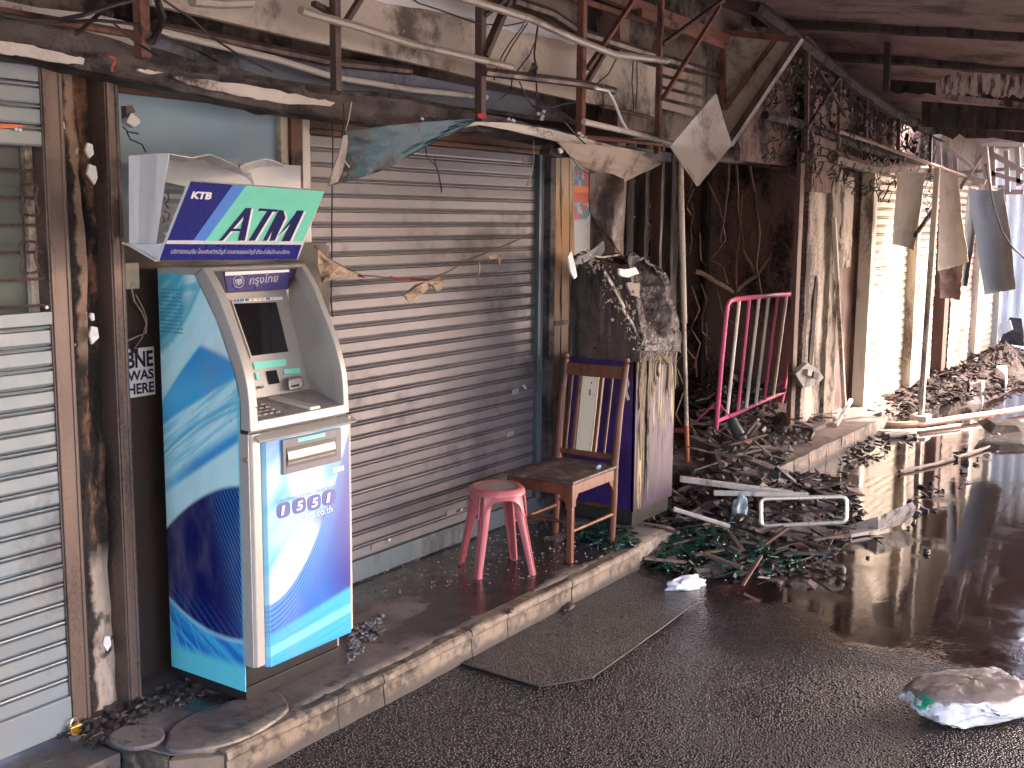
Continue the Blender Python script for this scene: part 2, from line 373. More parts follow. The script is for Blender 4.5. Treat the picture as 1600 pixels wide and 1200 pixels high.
# chamfered corner stones with the broken cement slab on top
for a, c in (((2.405,3.19),(2.425,2.985)), ((2.428,2.975),(2.56,2.856))):
    A = Vector((*a, 0)); C_ = Vector((*c, 0)); n = Vector((-(C_-A).y, (C_-A).x, 0)).normalized()*.05
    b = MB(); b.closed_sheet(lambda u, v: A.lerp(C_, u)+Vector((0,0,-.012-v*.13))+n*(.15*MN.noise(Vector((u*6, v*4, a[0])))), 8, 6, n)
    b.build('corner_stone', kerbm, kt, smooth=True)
slabm = grimy('grey_cement_slab', (.26,.22,.19), (.06,.045,.04), .38, .6, 0, 5, (1,1,1), (.15,.11,.09), .006)
def round_slab(cx, cy, rx, ry, z, th, seed, name, label):
    P = []; 
    for k in range(26):
        q = 2*math.pi*k/26; rr = 1+.13*MN.noise(Vector((math.cos(q)*1.3, math.sin(q)*1.3, seed)))
        P.append(Vector((cx+rx*rr*math.cos(q), cy+ry*rr*math.sin(q), z)))
    b = MB(); b.slab(P, (0,0,th)); return tag(b.build(name, pave, bevel=.008), label, 'slab')
round_slab(2.74, 3.02, .27, .150, -.016, .022, 2, 'broken_slab', 'rounded broken cement slab on the pavement corner left of the cash machine')
round_slab(2.47, 3.19, .085, .10, -.012, .020, 5, 'broken_slab', 'small rounded cement lump at the outer corner of the pavement')
# sill / step in front of the left shutter
g = MB(); g.closed_sheet(lambda u, v: (1.2+1.20*u, 3.195+.50*v, -.030+.006*MN.noise(Vector((u*9, v*4, 5)))), 40, 10, (0,0,-.12))
tag(g.build('door_step', pave, smooth=True), 'low sooty cement step below the left roller shutter', 'step')
# far pavement
def farz(x): return -.02
farm = grimy('far_sooty_cement', (.20,.155,.13), (.04,.03,.026), .42, .6, 0, 3, (1,1,1), (.12,.09,.07), .012)
g = MB(); g.closed_sheet(lambda u, v: (7.75+5.75*u, 2.99+.9*v+.03*MN.noise(Vector((u*22, 0, 2)))*(1-v), -.02+.025*MN.noise(Vector((u*14, v*3, 3)))), 70, 14, (0,0,-.15))
tag(g.build('pavement', farm, smooth=True), kind='structure')
kt2 = empty('kerb', (9, 2.96, RZ), 'cream kerb face of the raised pavement in front of the burnt-out recess', 'kerb')
x = 7.76
while x < 10.9:
    x1 = x+rng.uniform(.28, .5)
    b = MB(); b.closed_sheet(lambda u, v: (x+.004+(x1-x-.01)*u, 2.975-.008*MN.noise(Vector((u*4+x*5, v*3, 0)))+.03*MN.noise(Vector(((x+u*(x1-x))*3.8, 0, 2)))-.01*v, .0-.145*v), 6, 5, (0,.03,0))
    b.build('kerb_stone', kerbm, kt2, smooth=True); x = x1
# floor of the burnt shop
g = MB(); g.closed_sheet(lambda u, v: (5.9+5.4*u, 3.8+3.5*v, -.03+.05*MN.noise(Vector((u*9, v*7, 3)))), 30, 20, (0,0,-.1))
tag(g.build('shop_floor', wallblack, smooth=True), kind='structure')

# ------------------------------------------------------------------ SHUTTERS
P_ = .069
def slat_mesh(name, mat, x0, x1, y, pitch=P_, deep=1):
    """one interlocking slat: flat band, step, raised bead"""
    pr = [(0, 0), (-.002, .0015), (-.0045, .008), (-.0045, .048), (-.002, .0510), (.012, .0520), (.012, .0545), (-.004, .0562), (-.0055, .0600), (-.004, .0638), (.012, .0655), (.012, .0675), (0, .0690)]
    pr = [(a*deep, b*pitch/.069) for a, b in pr]; b = MB(); n = len(pr)
    for xx in (x0, x1):
        for a, c in pr: b.v.append(Vector((xx, y+a, c)))
    for i in range(n-1): b.f.append([i, i+1, n+i+1, n+i])
    for xx, o in ((x0, 0), (x1, n)): pass
    lo = Vector(((x0+x1)/2, y, 0))
    me = bpy.data.meshes.new(name); me.from_pydata([v-lo for v in b.v], [], b.f); me.materials.append(mat)
    for p in me.polygons: p.use_smooth = False
    return me, lo
def curtain(root, mat, x0, x1, y, zs, pitch=P_, jit=.0012):
    me, lo = slat_mesh('slat', mat, x0, x1, y, pitch)
    for z in zs:
        o_ = place('slat', me, Vector((lo.x, lo.y+rng.uniform(-jit, jit), z+rng.uniform(-.0008, .0008))), root); o_.rotation_euler = (rng.uniform(-.03,.03), rng.uniform(-.0006,.0006), rng.uniform(-.0015,.0015))
# left shutter
XL = AY(92, 700, 3.45).x
t = empty('roller_shutter', (1.8, 3.45, 0), 'pale blue roller shutter with a grille opening at the far left of the photo', 'roller shutter')
zt = AY(40, 228, 3.45).z; zb = AY(60, 487, 3.45).z
curtain(t, slatblue, 1.1, XL-.01, 3.45, [zb-.045-P_*(k+1) for k in range(19)])
curtain(t, slatblue, 1.1, XL-.01, 3.45, [zt+P_*k for k in range(5)])
MB().box((1.1,3.432,zb-.045),(XL-.012,3.452,zb)).build('top_rail', slatblue, t, bevel=.003)
MB().box((1.1,3.432,-.005),(XL-.012,3.462,zb-.045-19*P_)).build('bottom_bar', slatblue, t, bevel=.003)
for k in range(7):      # grille bars
    z = zb+.02+k*(zt-zb-.01)/6.0
    MB().tube([(1.1,3.458,z),(XL-.015,3.458,z)], .0055, 6).build('grille_bar', brownsteel, t)
for px, py in ((44,312),(44,402)):
    c = AY(px, py, 3.45); b = MB()
    for s in (1,-1):
        pts = [c+Vector((s*.004, -.006, .055))]+[c+Vector((s*(.004+.03*math.sin(q)+.012*math.sin(3*q)), -.006, .052*math.cos(q))) for q in [math.pi*j/8 for j in range(9)]]
        b.tube(pts, .005, 5)
    b.build('ornament', brownsteel, t)
for px, py in ((72,480),(24,202),(40,500),(30,203)):
    c = AY(px, py, 3.44); MB().tube([c, c+Vector((0,-.006,0))], .006, 8).build('rivet', whitem, t)
orange = plain('orange_paint_smear', (.75,.18,.05), .5)
c0 = AY(0, 196, 3.443)
MB().slab([AY(0,194,3.4435),AY(25,194,3.4435),AY(40,197,3.4435),AY(20,200,3.4435),AY(0,201,3.4435)], (0,-.0008,0)).build('paint_smear', orange, t)
# what stands behind the grille
inn = plain('grey_green_inner_wall', (.13,.14,.12), .8)
MB().box((.9,3.53,1.2),(2.45,3.60,2.25)).build('inner_wall', inn) and None
tag(bpy.data.objects['inner_wall'], 'dull grey green wall seen behind the window grille', 'wall')
b = MB().box((AY(42,300,3.5).x,3.50,1.3),(AY(62,300,3.5).x,3.525,2.2)).build('door_frame', creamp2)
tag(b, 'cream upright behind the grille of the left shutter', 'door frame')
b = MB().box((AY(64,300,3.5).x,3.49,1.3),(AY(74,300,3.5).x,3.525,2.2)).build('door_frame', rustred)
tag(b, 'narrow red brown upright behind the grille of the left shutter', 'door frame')

# centre shutter
x0 = AY(492, 300, 3.73).x-.03; x1 = AY(838, 400, 3.73).x
t = empty('roller_shutter', ((x0+x1)/2, 3.73, 0), 'wide closed grey roller shutter behind the pink stool', 'roller shutter')
curtain(t, slatgrey, x0, x1, 3.73, [.11+P_*k for k in range(31)])
MB().box((x0,3.705,.005),(x1,3.735,.11)).build('bottom_bar', bluejamb, t, bevel=.004)
for px, py in ((607,843),(720,796),(817,603),(820,606)):
    c = AY(px, py, 3.718); MB().tube([c, c+Vector((0,-.008,0))], .008, 8).build('rivet', whitem, t)
for px, py, s in ((590,852,1),(705,800,.9),(805,612,.8),(797,678,.7)):
    c = AY(px, py, 3.7215); MB().slab([c+Vector((-.05*s,0,-.016)),c+Vector((.05*s,0,-.012)),c+Vector((.05*s,0,.018)),c+Vector((-.045*s,0,.014))], (0,-.001,0)).build('tape_patch', plain('grey_tape', (.2,.19,.18), .5), t)
b = MB(); xa = AY(481, 400, 3.66).x
b.box((xa-.045,3.66,.0),(xa+.028,3.72,2.27)); b.box((xa-.03,3.652,.0),(xa-.012,3.66,2.27)); o = b.build('shutter_guide', greym, bevel=.003)
tag(o, 'grey steel guide rail left of the wide centre shutter, behind the cash machine', 'guide rail')
b = MB(); xa = AY(843, 500, 3.70).x; b.box((xa-.022,3.695,.1),(xa+.026,3.75,2.17)); b.box((xa+.010,3.689,.1),(xa+.018,3.695,2.17))
tag(b.build('shutter_guide', bluejamb, bevel=.003), 'blue grey steel guide rail right of the wide centre shutter', 'guide rail')

# burnt pillar between the left shutter and the alcove
def pillar_mat():
    M = Mat('burnt_pillar_plaster')
    # plaster left bare in ragged strips, the rest charred
    wob = (M.noise(4, 5, .6, (0,0,1.0))-.5)*.14 + (M.noise(22, 4, .6)-.5)*.03
    s = M.x+wob; a = M.noise(9, 6, .62, (1,1,.4)); b = M.noise(35, 5, .6)
    k = M.mix((a+(b-.5)*.4).ss(.40, .62), (.035,.026,.022), (.012,.009,.009))
    strip = (s-2.585).abs().ss(.062, .030)*((a*1.0+M.z*-.11).ss(.40, .30))
    k = M.mix(strip, k, M.mix(b.ss(.35, .65), (.27,.14,.08), (.13,.065,.04)))
    st2 = (s-2.545).abs().ss(.030, .012)*M.z.ss(1.25, 1.35)
    k = M.mix(st2, k, (.33,.22,.16))
    low = M.z.ss(.62, .50)*(s-2.60).abs().ss(.075, .05)*(M.noise(7, 3, .5, (1,1,1), 4)).ss(.62, .54)
    k = M.mix(low, k, (.50,.41,.33))
    chips = M.noise(30, 3, .6, (1,1,.7), 6).ss(.70, .73)
    k = M.mix(chips, k, (.62,.62,.66))
    return M.set(k, .75-chips*.4, 0, a*1.5+b, .8, .02)
t = empty('burnt_pillar', (2.6, 3.5, 0), 'charred pillar of peeling plaster between two brown steel uprights', 'pillar')
def pf(u, v):
    x = 2.36+.325*u; z = -.03+2.36*v
    y = 3.475+.03*MN.noise(Vector((x*9, 0, z*1.5)))+.016*MN.noise(Vector((x*28, 0, z*9)))+(.02 if .3 < u < .62 else .045)
    return (x, y, z)
b = MB(); b.closed_sheet(pf, 34, 150, (0,.2,0)); b.build('column', pillar_mat(), t, smooth=True)
for (pa, pb, y, nm) in (((76,105),(104,1130),3.44,'upright'), ((187,117),(216,1098),3.44,'upright')):
    xc = (AY(*pa, y).x+AY(*pb, y).x)/2
    b = MB(); wd = .078 if nm else 0
    if pa[0] < 100: xa, xb = XL-.012, XL+.072
    else: xa, xb = AY(189, 600, y).x-.02, AY(203, 600, y).x
    b.box((xa,y,-.03),(xb,y+.10,2.31)); b.box((xa+.006,y-.006,-.03),(xa+.018,y,2.31)); b.box((xb-.016,y-.004,-.03),(xb-.006,y,2.31))
    b.build('upright', jambm, t, bevel=.004)
b = MB(); b.box((AY(162,200,3.5).x,3.49,-.02),(AY(166,200,3.5).x+.012,3.53,2.3)); b.build('conduit', jambm, t)
for px, py, s in ((141,235,.9),(145,272,1.2),(148,523,1.1),(109,602,1.1),(168,1005,1.0),(98,195,.5),(145,495,.5)):
    c = AY(px, py, 3.445); P = [c+Vector((rng.uniform(-.012,.012)*s, 0, z*s)) for z in (-.03,)]+[c+Vector((.016*s,0,-.012)), c+Vector((.012*s,0,.022*s)), c+Vector((-.010*s,0,.028*s)), c+Vector((-.016*s,.004,0))]
    MB().slab(P, (.002,.012,0)).build('plaster_flake', whitem, t)
# ash and scrap at the pillar foot, brass padlock
b = MB(); r2 = random.Random(3)
for k in range(150):
    x = r2.uniform(2.33, 2.9); y = r2.uniform(3.27, 3.46); b.rock((x, y, -.012+.02*r2.random()*(y-3.2)*6), (r2.uniform(.008,.03), r2.uniform(.008,.025), r2.uniform(.004,.014)), r2)
tag(b.build('ash_heap', rubd), 'black ash and scrap heaped at the foot of the burnt pillar', 'ash heap', kind='stuff')
brass = plain('brass', (.62,.38,.09), .28, .9)
pl = empty('padlock', AZ(117,1150,-.02), 'brass padlock lying at the bottom corner of the left shutter', 'padlock'); c = ORG[pl.name]
MB().box(c+Vector((-.024,-.012,0)), c+Vector((.024,.012,.042))).build('padlock_body', brass, pl, bevel=.004)
MB().tube([c+Vector((.016*math.cos(q), 0, .040+.026*math.sin(q))) for q in [math.pi*j/8 for j in range(9)]], .004, 6).build('shackle', chrome, pl)

# ------------------------------------------------------------------ alcove wall behind the cash machine, window above
t = empty('alcove_front', (3.3, 3.6, 0), 'dark brown shop panel with a blue glazed window above, behind the cash machine', 'shop front')
xr = AY(466, 300, 3.72).x-.02; zw = AY(300, 388, 3.6).z
MB().box((2.70,3.60,-.02),(3.93,3.64,zw)).build('lower_panel', darkpanel, t)
def glassm():
    M = Mat('smoky_blue_glass'); a = M.noise(1.6, 5, .6, (1,1,1.6)); b = M.noise(7, 5, .6)
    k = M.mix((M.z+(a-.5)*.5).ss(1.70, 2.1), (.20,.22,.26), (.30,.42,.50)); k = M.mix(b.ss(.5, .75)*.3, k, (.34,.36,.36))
    lp = (M.x-3.27).abs().ss(.19, .165)*(M.z-1.985+(M.x-3.27)*.02).abs().ss(.052, .042)  # pale rectangle painted as a reflection on the pane
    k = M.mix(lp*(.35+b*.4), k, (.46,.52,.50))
    return M.set(k, .5+(a-.5)*.1, 0, b, .05, .002, Specular_IOR_Level=.25)
xg = AY(432, 200, 3.64).x; zg0 = zw+.01; zg1 = AY(190, 137, 3.64).z
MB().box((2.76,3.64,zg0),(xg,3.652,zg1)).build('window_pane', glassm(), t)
b = MB().box((xg,3.615,zg0),(xg+.045,3.655,zg1-.005)); b.build('window_frame', creamp2, t, bevel=.002)
MB().box((xg+.047,3.60,zg0),(xg+.115,3.66,zg1+.05)).build('side_post', lintelwood, t)
b = MB().box((2.76,3.57,zg1),(xg+.30,3.64,zg1+.10)); b.box((2.76,3.585,zg1-.022),(xg+.045,3.64,zg1-.001)); b.build('head_rail', lintelwood, t, bevel=.003)
MB().box((2.70,3.59,zw),(3.9,3.65,zw+.012)).build('sill', darkpanel, t)
# vent slats seen through the white box
b = MB()
# sticker
st = empty('sticker', AY(219,582,3.597), 'white sticker reading BNE WAS HERE beside the cash machine', 'sticker')
A = AY(196,622,3.597); B_ = AY(243,616,3.597); T = AY(243,541,3.597); A.z = B_.z
x0s, x1s, z0s, z1s = A.x-.02, B_.x, A.z, T.z
b = MB().box((x0s,3.5975,z0s),(x1s,3.5995,z1s)); b.build('sticker_sheet', plain('sticker_white', (.9,.9,.9), .4), st)
ink = plain('black_ink', (.012,.012,.03), .5); W = x1s-x0s; Hh = z1s-z0s
for s, a, c in (('BNE', .60, .93), ('WAS', .34, .55), ('HERE', .06, .28)):
    fit_text('lettering', s, (x0s+W*.20,3.597,z0s+Hh*a), (W*.76,0,0), (0,0,Hh*(c-a)), ink, st, bold=.03, n=(0,-1,0))
b = MB(); c = AY(209,547,3.59)
b.closed_sheet(lambda u, v: c+Vector((.030*(u-.5)+.004, -.008*math.sin(u*3), -.030*v+.012+.010*math.sin(u*7))), 5, 5, (0,.002,0))
tag(b.build('burnt_tape_scrap', char), 'charred scrap stuck over the corner of the BNE sticker', 'scrap')
# intercom box with cable
ib = empty('junction_box', AY(201,433,3.59), 'small cream socket box with a hanging flex above the BNE sticker', 'socket box')
c0 = AY(192,452,3.585); c1 = AY(212,410,3.585)
MB().box((c0.x,3.565,c0.z),(c1.x,3.60,c1.z)).build('box_body', creamp2, ib, bevel=.004)
b = MB(); pts = [AY(*p, 3.575) for p in ((206,452),(210,470),(222,488),(229,505),(228,520),(214,526),(200,532))]; b.tube(pts, .0035, 5)
pts = [AY(*p, 3.58) for p in ((212,460),(224,482),(230,500),(222,528),(210,545))]; b.tube(pts, .002, 5); b.build('flex', creamp2, ib)
lampb = empty('broken_lamp', AY(199,185,3.55), 'small white fitting dangling on black wire at the left of the blue window', 'lamp fitting')
b = MB(); c = AY(200,187,3.55); b.slab([AY(*p, 3.56) for p in ((190,188),(197,176),(210,187),(212,193),(202,200),(190,192))], (0,-.03,.0)); b.build('housing', whitem, lampb, bevel=.003)
b = MB(); b.slab([AY(*p, 3.57) for p in ((189,166),(198,165),(204,176),(197,178),(190,186))], (0,-.03,0)); b.build('cap', brownsteel, lampb)
b = MB(); b.tube([AY(*p, 3.56) for p in ((192,198),(200,206),(216,209))], .003, 5); b.tube([AY(*p, 3.56) for p in ((198,206),(204,218),(222,226),(228,238))], .003, 5); b.build('wire', wirem, lampb)

# ------------------------------------------------------------------ upper part: lintel, beams, fascia
b = MB(); p0 = AY(500,172,3.69); p1 = AY(882,250,3.69)
b.box((3.88,3.67,2.165),(6.02,3.75,2.35)); b.box((3.88,3.655,2.16),(6.0,3.67,2.185)); tag(b.build('lintel', lintelwood, bevel=.004), 'brown timber lintel over the wide centre shutter', 'lintel')
b = MB(); b.closed_sheet(lambda u, v: (1+9.2*u, 3.76+.05*MN.noise(Vector((u*20, 0, v*6))), 2.25+1.35*v), 60, 14, (0,.15,0))
tag(b.build('upper_wall', wallsoot, smooth=True), 'sooted plaster wall above the shutters behind the burnt fascia', 'wall')
b = MB(); b.box((-3,3.96,-.1),(1.0,4.1,3.6)); b.box((.9,3.66,2.27),(2.86,3.76,3.6)); tag(b.build('shop_wall', wallsoot), 'sooted wall over the left shutter', 'wall')

ft = empty('canopy_frame', (4.2, 3.2, 2.2), 'burnt steel framework of posts and rails over the shop fronts', 'steel frame')
# main lower beam, warped by the heat
path = [AY(-60,28,3.3), AY(0,48,3.3), AY(90,68,3.3), AY(190,93,3.3), AY(300,118,3.3), AY(440,150,3.3), AY(560,168,3.3), AY(680,184,3.3), AY(770,193,3.3), AY(870,214,3.3), AY(960,234,3.3), AY(1050,246,3.3)]
hs = [.12]*8+[.08,.08,.07,.06]
def beamfn(u, v):
    f = u*(len(path)-1); k = min(int(f), len(path)-2); t_ = f-k; p = path[k].lerp(path[k+1], t_); h = hs[k]*(1-t_)+hs[k+1]*t_
    return p+Vector((0, .006*math.sin(u*90)*v+.014*MN.noise(Vector((p.x*7, v*3, 1))), h*(v-.5)+.010*MN.noise(Vector((p.x*10, v*2, 7)))))
b = MB(); b.closed_sheet(beamfn, 150, 8, (0,.14,0)); b.build('beam', charbeam, ft, smooth=True)
for px, y1, wpx, m_ in ((229,76,24,rustred),(530,130,17,brownsteel),(756,182,17,brownsteel),(912,203,15,rustred),(1031,232,11,rustred)):
    p = AY(px, y1, 3.2); W = AY(px+wpx/2, y1, 3.2).x-AY(px-wpx/2, y1, 3.2).x
    W = wpx/(FPX/((p-CAM).dot(FWD)))*.78
    MB().box((p.x-W/2,3.20,p.z-.03),(p.x+W/2,3.20+W,3.4)).build('post', m_, ft, bevel=.003)
def railpx(pts, y, r, mat, nm, parent, n=8):
    b = MB(); b.tube([AY(px, py, y) for px, py in pts], r, n); return b.build(nm, mat, parent, smooth=True)
railpx([(-20,12),(0,18),(60,28),(140,42),(215,55)], 3.25, .014, rustred, 'rail', ft)
railpx([(240,40),(400,72),(520,97),(640,110)], 3.55, .022, brownsteel, 'rail', ft)
railpx([(245,48),(330,68),(430,92),(520,120),(640,140),(760,152)], 3.5, .014, creamtrim, 'rail', ft)
railpx([(756,112),(840,122),(905,130),(960,142)], 3.18, .022, brownsteel, 'rail', ft)
railpx([(912,190),(990,208),(1080,232),(1110,240)], 3.1, .016, creamtrim, 'rail', ft)
railpx([(912,215),(960,218),(1040,226)], 3.2, .014, rustred, 'rail', ft)
railpx([(800,0),(860,20),(905,50),(1040,92),(1130,120)], 3.6, .03, brownsteel, 'rail', ft)
for a, c, y, r_, m_ in (((795,0),(757,88),3.2,.020,brownsteel),((990,0),(918,108),3.2,.014,rustred),((948,75),(915,132),3.2,.016,brownsteel),((1125,10),(1035,155),3.15,.013,rustred),((1130,0),(1035,70),3.2,.016,brownsteel),((800,-8),(757,25),3.2,.012,brownsteel),((565,-5),(540,35),3.25,.014,brownsteel),((490,5),(518,20),3.25,.014,brownsteel)):
    b = MB(); b.bar(AY(*a, y), AY(*c, y), r_*2, r_*1.3); b.build('brace', m_, ft)
# chipped white trim under the beam
tr = empty('fascia_trim', (3, 3.26, 2.2), 'torn white trim board hanging along the lower edge of the burnt beam', 'trim board')
def ragged(poly, y, th=.012, amp=3, seed=0, sub=6):
    out = []; n = len(poly); r_ = random.Random(seed)
    for i in range(n):
        a, c = Vector((*poly[i], 0)), Vector((*poly[(i+1)%n], 0))
        for k in range(sub):
            q = a.lerp(c, k/sub); j = 0 if k == 0 else 1
            out.append(AY(q.x+r_.uniform(-amp, amp)*j*.6, q.y+r_.uniform(-amp, amp)*j, y))
    return out
for i, poly in enumerate(([(-10,64),(40,70),(90,82),(128,92),(127,101),(80,97),(30,88),(-10,82)], [(212,108),(235,111),(252,114),(235,117),(215,112)], [(270,120),(330,126),(400,136),(470,150),(520,160),(512,166),(440,162),(360,148),(290,132)])):
    MB().slab(ragged(poly, 3.27, amp=1.5, seed=i), (0,-.012,0)).build('trim_strip', creamtrim, tr)
# dark soffit between beam and shutters
b = MB(); b.closed_sheet(lambda u, v: (1.0+5.6*u, 3.30+.42*v, 2.30+.02*MN.noise(Vector((u*12, v*3, 4)))), 40, 6, (0,0,.02))
tag(b.build('soffit', char, smooth=True), 'charred soffit between the burnt beam and the shutters', 'soffit')
# blue grey panels behind the frame
b = MB(); b.slab([AY(-20,20,3.62),AY(240,45,3.62),AY(560,100,3.62),AY(860,160,3.62),AY(900,190,3.62),AY(560,150,3.62),AY(-20,62,3.62)], (0,.02,0))
tag(b.build('back_panel', bluepanel), 'smoke-stained blue grey panel behind the steel frame above the blue window', 'panel')
b = MB(); b.slab([AY(-20,34,3.55),AY(140,60,3.55),AY(225,80,3.55),AY(225,40,3.55),AY(150,22,3.55),AY(60,12,3.55),AY(-20,-5,3.55)], (0,.01,0))
tag(b.build('back_panel', creamtrim), 'whitish torn panel behind the cables at the top left corner', 'panel')
# cream sign board, blank
def cut(px, py): return AY(px, py, 3.36)
low = [(237,7),(330,28),(480,63),(620,92),(742,121),(900,157),(1032,186)]
top = [(1026,106),(960,86),(900,66),(862,58),(830,50),(760,26),(700,8),(640,-25),(237,-100)]
b = MB(); b.slab([cut(*p) for p in low]+[cut(*p) for p in top], (0,.03,0))
tag(b.build('sign_board', creamboard), 'large blank cream sign board scorched at the edges, above the centre shutter', 'sign board')
b = MB(); b.slab(ragged([(530,-12),(700,-10),(780,20),(860,44),(905,62),(895,70),(830,52),(770,44),(730,28),(640,12)], 3.35, amp=2.5, seed=4), (0,-.006,0))
tag(b.build('torn_film', whitem), 'torn white film curling from the top of the cream sign board', 'film')
# pale round conduits in front of the board
tube1 = grimy('scorched_white_tube', (.36,.30,.24), (.10,.07,.055), .35, .45, 0, 5, (.6,1,1))
railpx([(470,16),(480,20),(560,42),(640,68),(720,86),(800,105)], 3.14, .017, tube1, 'pipe', None)
tag(bpy.data.objects['pipe'], 'scorched pale pipe crossing the posts left of centre above the teal sheet', 'pipe')
o = railpx([(640,-25),(745,3),(830,30),(900,62),(960,85),(1042,95)], 3.14, .020, tube1, 'pipe', None); tag(o, 'scorched pale pipe along the top of the cream sign board', 'pipe')
o = railpx([(930,138),(950,142),(960,160),(972,190),(982,206)], 3.1, .008, whitem, 'pipe', None); tag(o, 'thin white bent conduit hanging at the right end of the sign board', 'pipe')
o = railpx([(300,0),(345,4),(392,2)], 3.1, .022, tube1, 'pipe', None); tag(o, 'short end of a fallen pipe at the top edge above the blue window', 'pipe')
# brown lower rails right of the sign
railpx([(940,165),(1040,190)], 3.3, .012, rustred, 'rail', ft)
# upper reddish purlins
for a, c, y, r_ in (((930,-15),(1135,62),3.5,.045),((1000,20),(1130,72),3.45,.03),((890,-5),(1060,50),3.6,.02)):
    b = MB(); b.bar(AY(*a, y), AY(*c, y), r_, r_*1.6); tag(b.build('purlin', rustred), {(930,-15):'thick rust red purlin at the top centre', (1000,20):'rust red purlin just left of the cream soffit panel', (890,-5):'thin rust red purlin behind the sign board top'}[a], 'purlin')
b = MB()
for i in range(4):
    b.slab([AY(1030,102+i*18,3.6), AY(1098,120+i*18,3.6), AY(1098,132+i*18,3.62), AY(1030,114+i*18,3.62)], (0,.02,0))
tag(b.build('louvre', grimy('brown_louvre', (.22,.15,.11), amt=.4)), 'burnt brown louvre boards between the sign board and the soffit panel', 'louvre')

# tilted cream panel with its steel ribs
XP = 8.2
pp = [AX(*p, XP) for p in ((1129,50),(1246,62),(1141,222),(1128,170))]
t = empty('tilted_board', pp[2], 'large tilted cream grey panel with red steel ribs at the top centre right', 'panel')
b = MB(); b.slab(pp, (.02,0,0)); b.build('panel_sheet', creamboard, t)
for a, c, wd in (((1214,58),(1132,170),.03),((1129,50),(1129,172),.035),((1129,50),(1246,62),.04)):
    b = MB(); b.bar(AX(*a, XP-.03), AX(*c, XP-.03), wd); b.build('rib', rustred, t)
b = MB(); b.bar(AX(1250,58,XP-.04), AX(1138,226,XP-.04), .07, .05); b.build('edge_beam', brownsteel, t)

# ceiling over the lane
ct = empty('ceiling', (8, 2, 3.2), None, None); tag(ct, kind='structure')
ct2 = empty('ceiling', (17, 3, 3.0), None, None); tag(ct2, kind='structure')
b = MB(); b.closed_sheet(lambda u, v: (13.7+6.9*u, 4.2-1.9*v, 2.98+.03*MN.noise(Vector((u*9, v*4, 0)))), 30, 8, (0,0,.04)); b.build('ceiling_sheet', ceilm, ct2, smooth=True)
def cz(x, y):
    z = 3.33+.13*(y-3.3)
    if x > 10: z -= (x-10)*.165
    return z
def cfn(u, v):
    x = -2+15.1*u; y = 3.78-6.2*v
    return (x, y, cz(x, y)+.05*MN.noise(Vector((x*1.1, y*.8, 0)))+.012*MN.noise(Vector((x*6, y*3, 0))))
b = MB(); b.closed_sheet(cfn, 130, 30, (0,0,.03)); b.build('ceiling_sheet', ceilm, ct, smooth=True)
for i, x in enumerate((9.0, 10.5)):
    b = MB(); b.closed_sheet(lambda u, v: (x+.06*v+.02*MN.noise(Vector((u*9, v, i)))-.03, 3.7-5.0*u, cz(x, 3.7-5.0*u)-.05+.012*MN.noise(Vector((u*22, v*4, i)))-.02*math.sin(v*3.14)), 50, 3, (0,0,.05)); b.build('joist', char, ct, smooth=True)
# ragged strip hanging under the far ceiling edge, peeled pale patch
def raggededge(x, y0, y1, drop, seed, mat, name, label, pale=False):
    b = MB(); n = 60
    A = []; Bq = []
    for i in range(n+1):
        y = y0+(y1-y0)*i/n; z = cz(x, y); A.append(Vector((x, y, z))); Bq.append(Vector((x+.02*MN.noise(Vector((y*5,seed,0))), y, z-drop*(.65+.8*abs(MN.noise(Vector((y*6, seed, 0))))+.35*MN.noise(Vector((y*25, seed, 0)))))))
    b.strip(A, Bq, (.01,0,0)); return tag(b.build(name, mat), label, 'fascia')
peel = grimy('peeling_pink_white_paint', (.55,.42,.38), (.045,.028,.025), .62, .7, 0, 12, (1,2.5,.5), (.2,.13,.1), .01)
raggededge(11.3, 3.3, -.6, .16, 3, char, 'burnt_fascia', 'ragged black strip hanging across the middle of the ceiling')
b = MB(); r9 = random.Random(9); up_ = [(1462,128),(1480,118),(1500,112),(1512,122),(1530,108),(1550,104),(1575,102),(1600,98),(1625,96)]
lo_ = []
for i in range(34): t_ = i/33; lo_.append((1462+163*t_, 150+4*t_+r9.uniform(-7,3)))
lo_ = lo_[::-1]; b.slab([AX(*p, 10.8) for p in up_]+[AX(*p, 10.8) for p in lo_], (.012,0,0)); tag(b.build('peeling_fascia', peel), 'peeling pinkish white fascia under the ceiling at the right edge', 'fascia')
b = MB(); b.bar(AX(1465,150,10.78), AX(1625,168,10.78), .035, .05); tag(b.build('fascia_batten', grimy('pale_batten', (.36,.29,.25), amt=.5)), 'pale batten along the foot of the peeling fascia at the right', 'batten')
b = MB(); b.slab([AX(1440,158,10.85), AX(1625,172,10.85), AX(1625,205,10.85), AX(1440,198,10.85)], (.02,0,0)); tag(b.build('soffit_board', char), 'black soffit board below the peeling fascia', 'board')
raggededge(13.05, 3.4, -.6, .12, 5, char, 'burnt_fascia', 'black ragged fascia at the far end of the ceiling')
# hanging rods from ceiling
for a, c, X, lb in (((1388,58),(1385,142),10.2,'thick black hanger rod below the ceiling, left one'),((1512,62),(1514,148),11.2,'thin black hanger rod below the ceiling at the right')):
    b = MB(); b.bar(AX(*a, X), AX(*c, X), .05 if a[0]<1400 else .03); tag(b.build('hanger_rod', char), lb, 'rod')

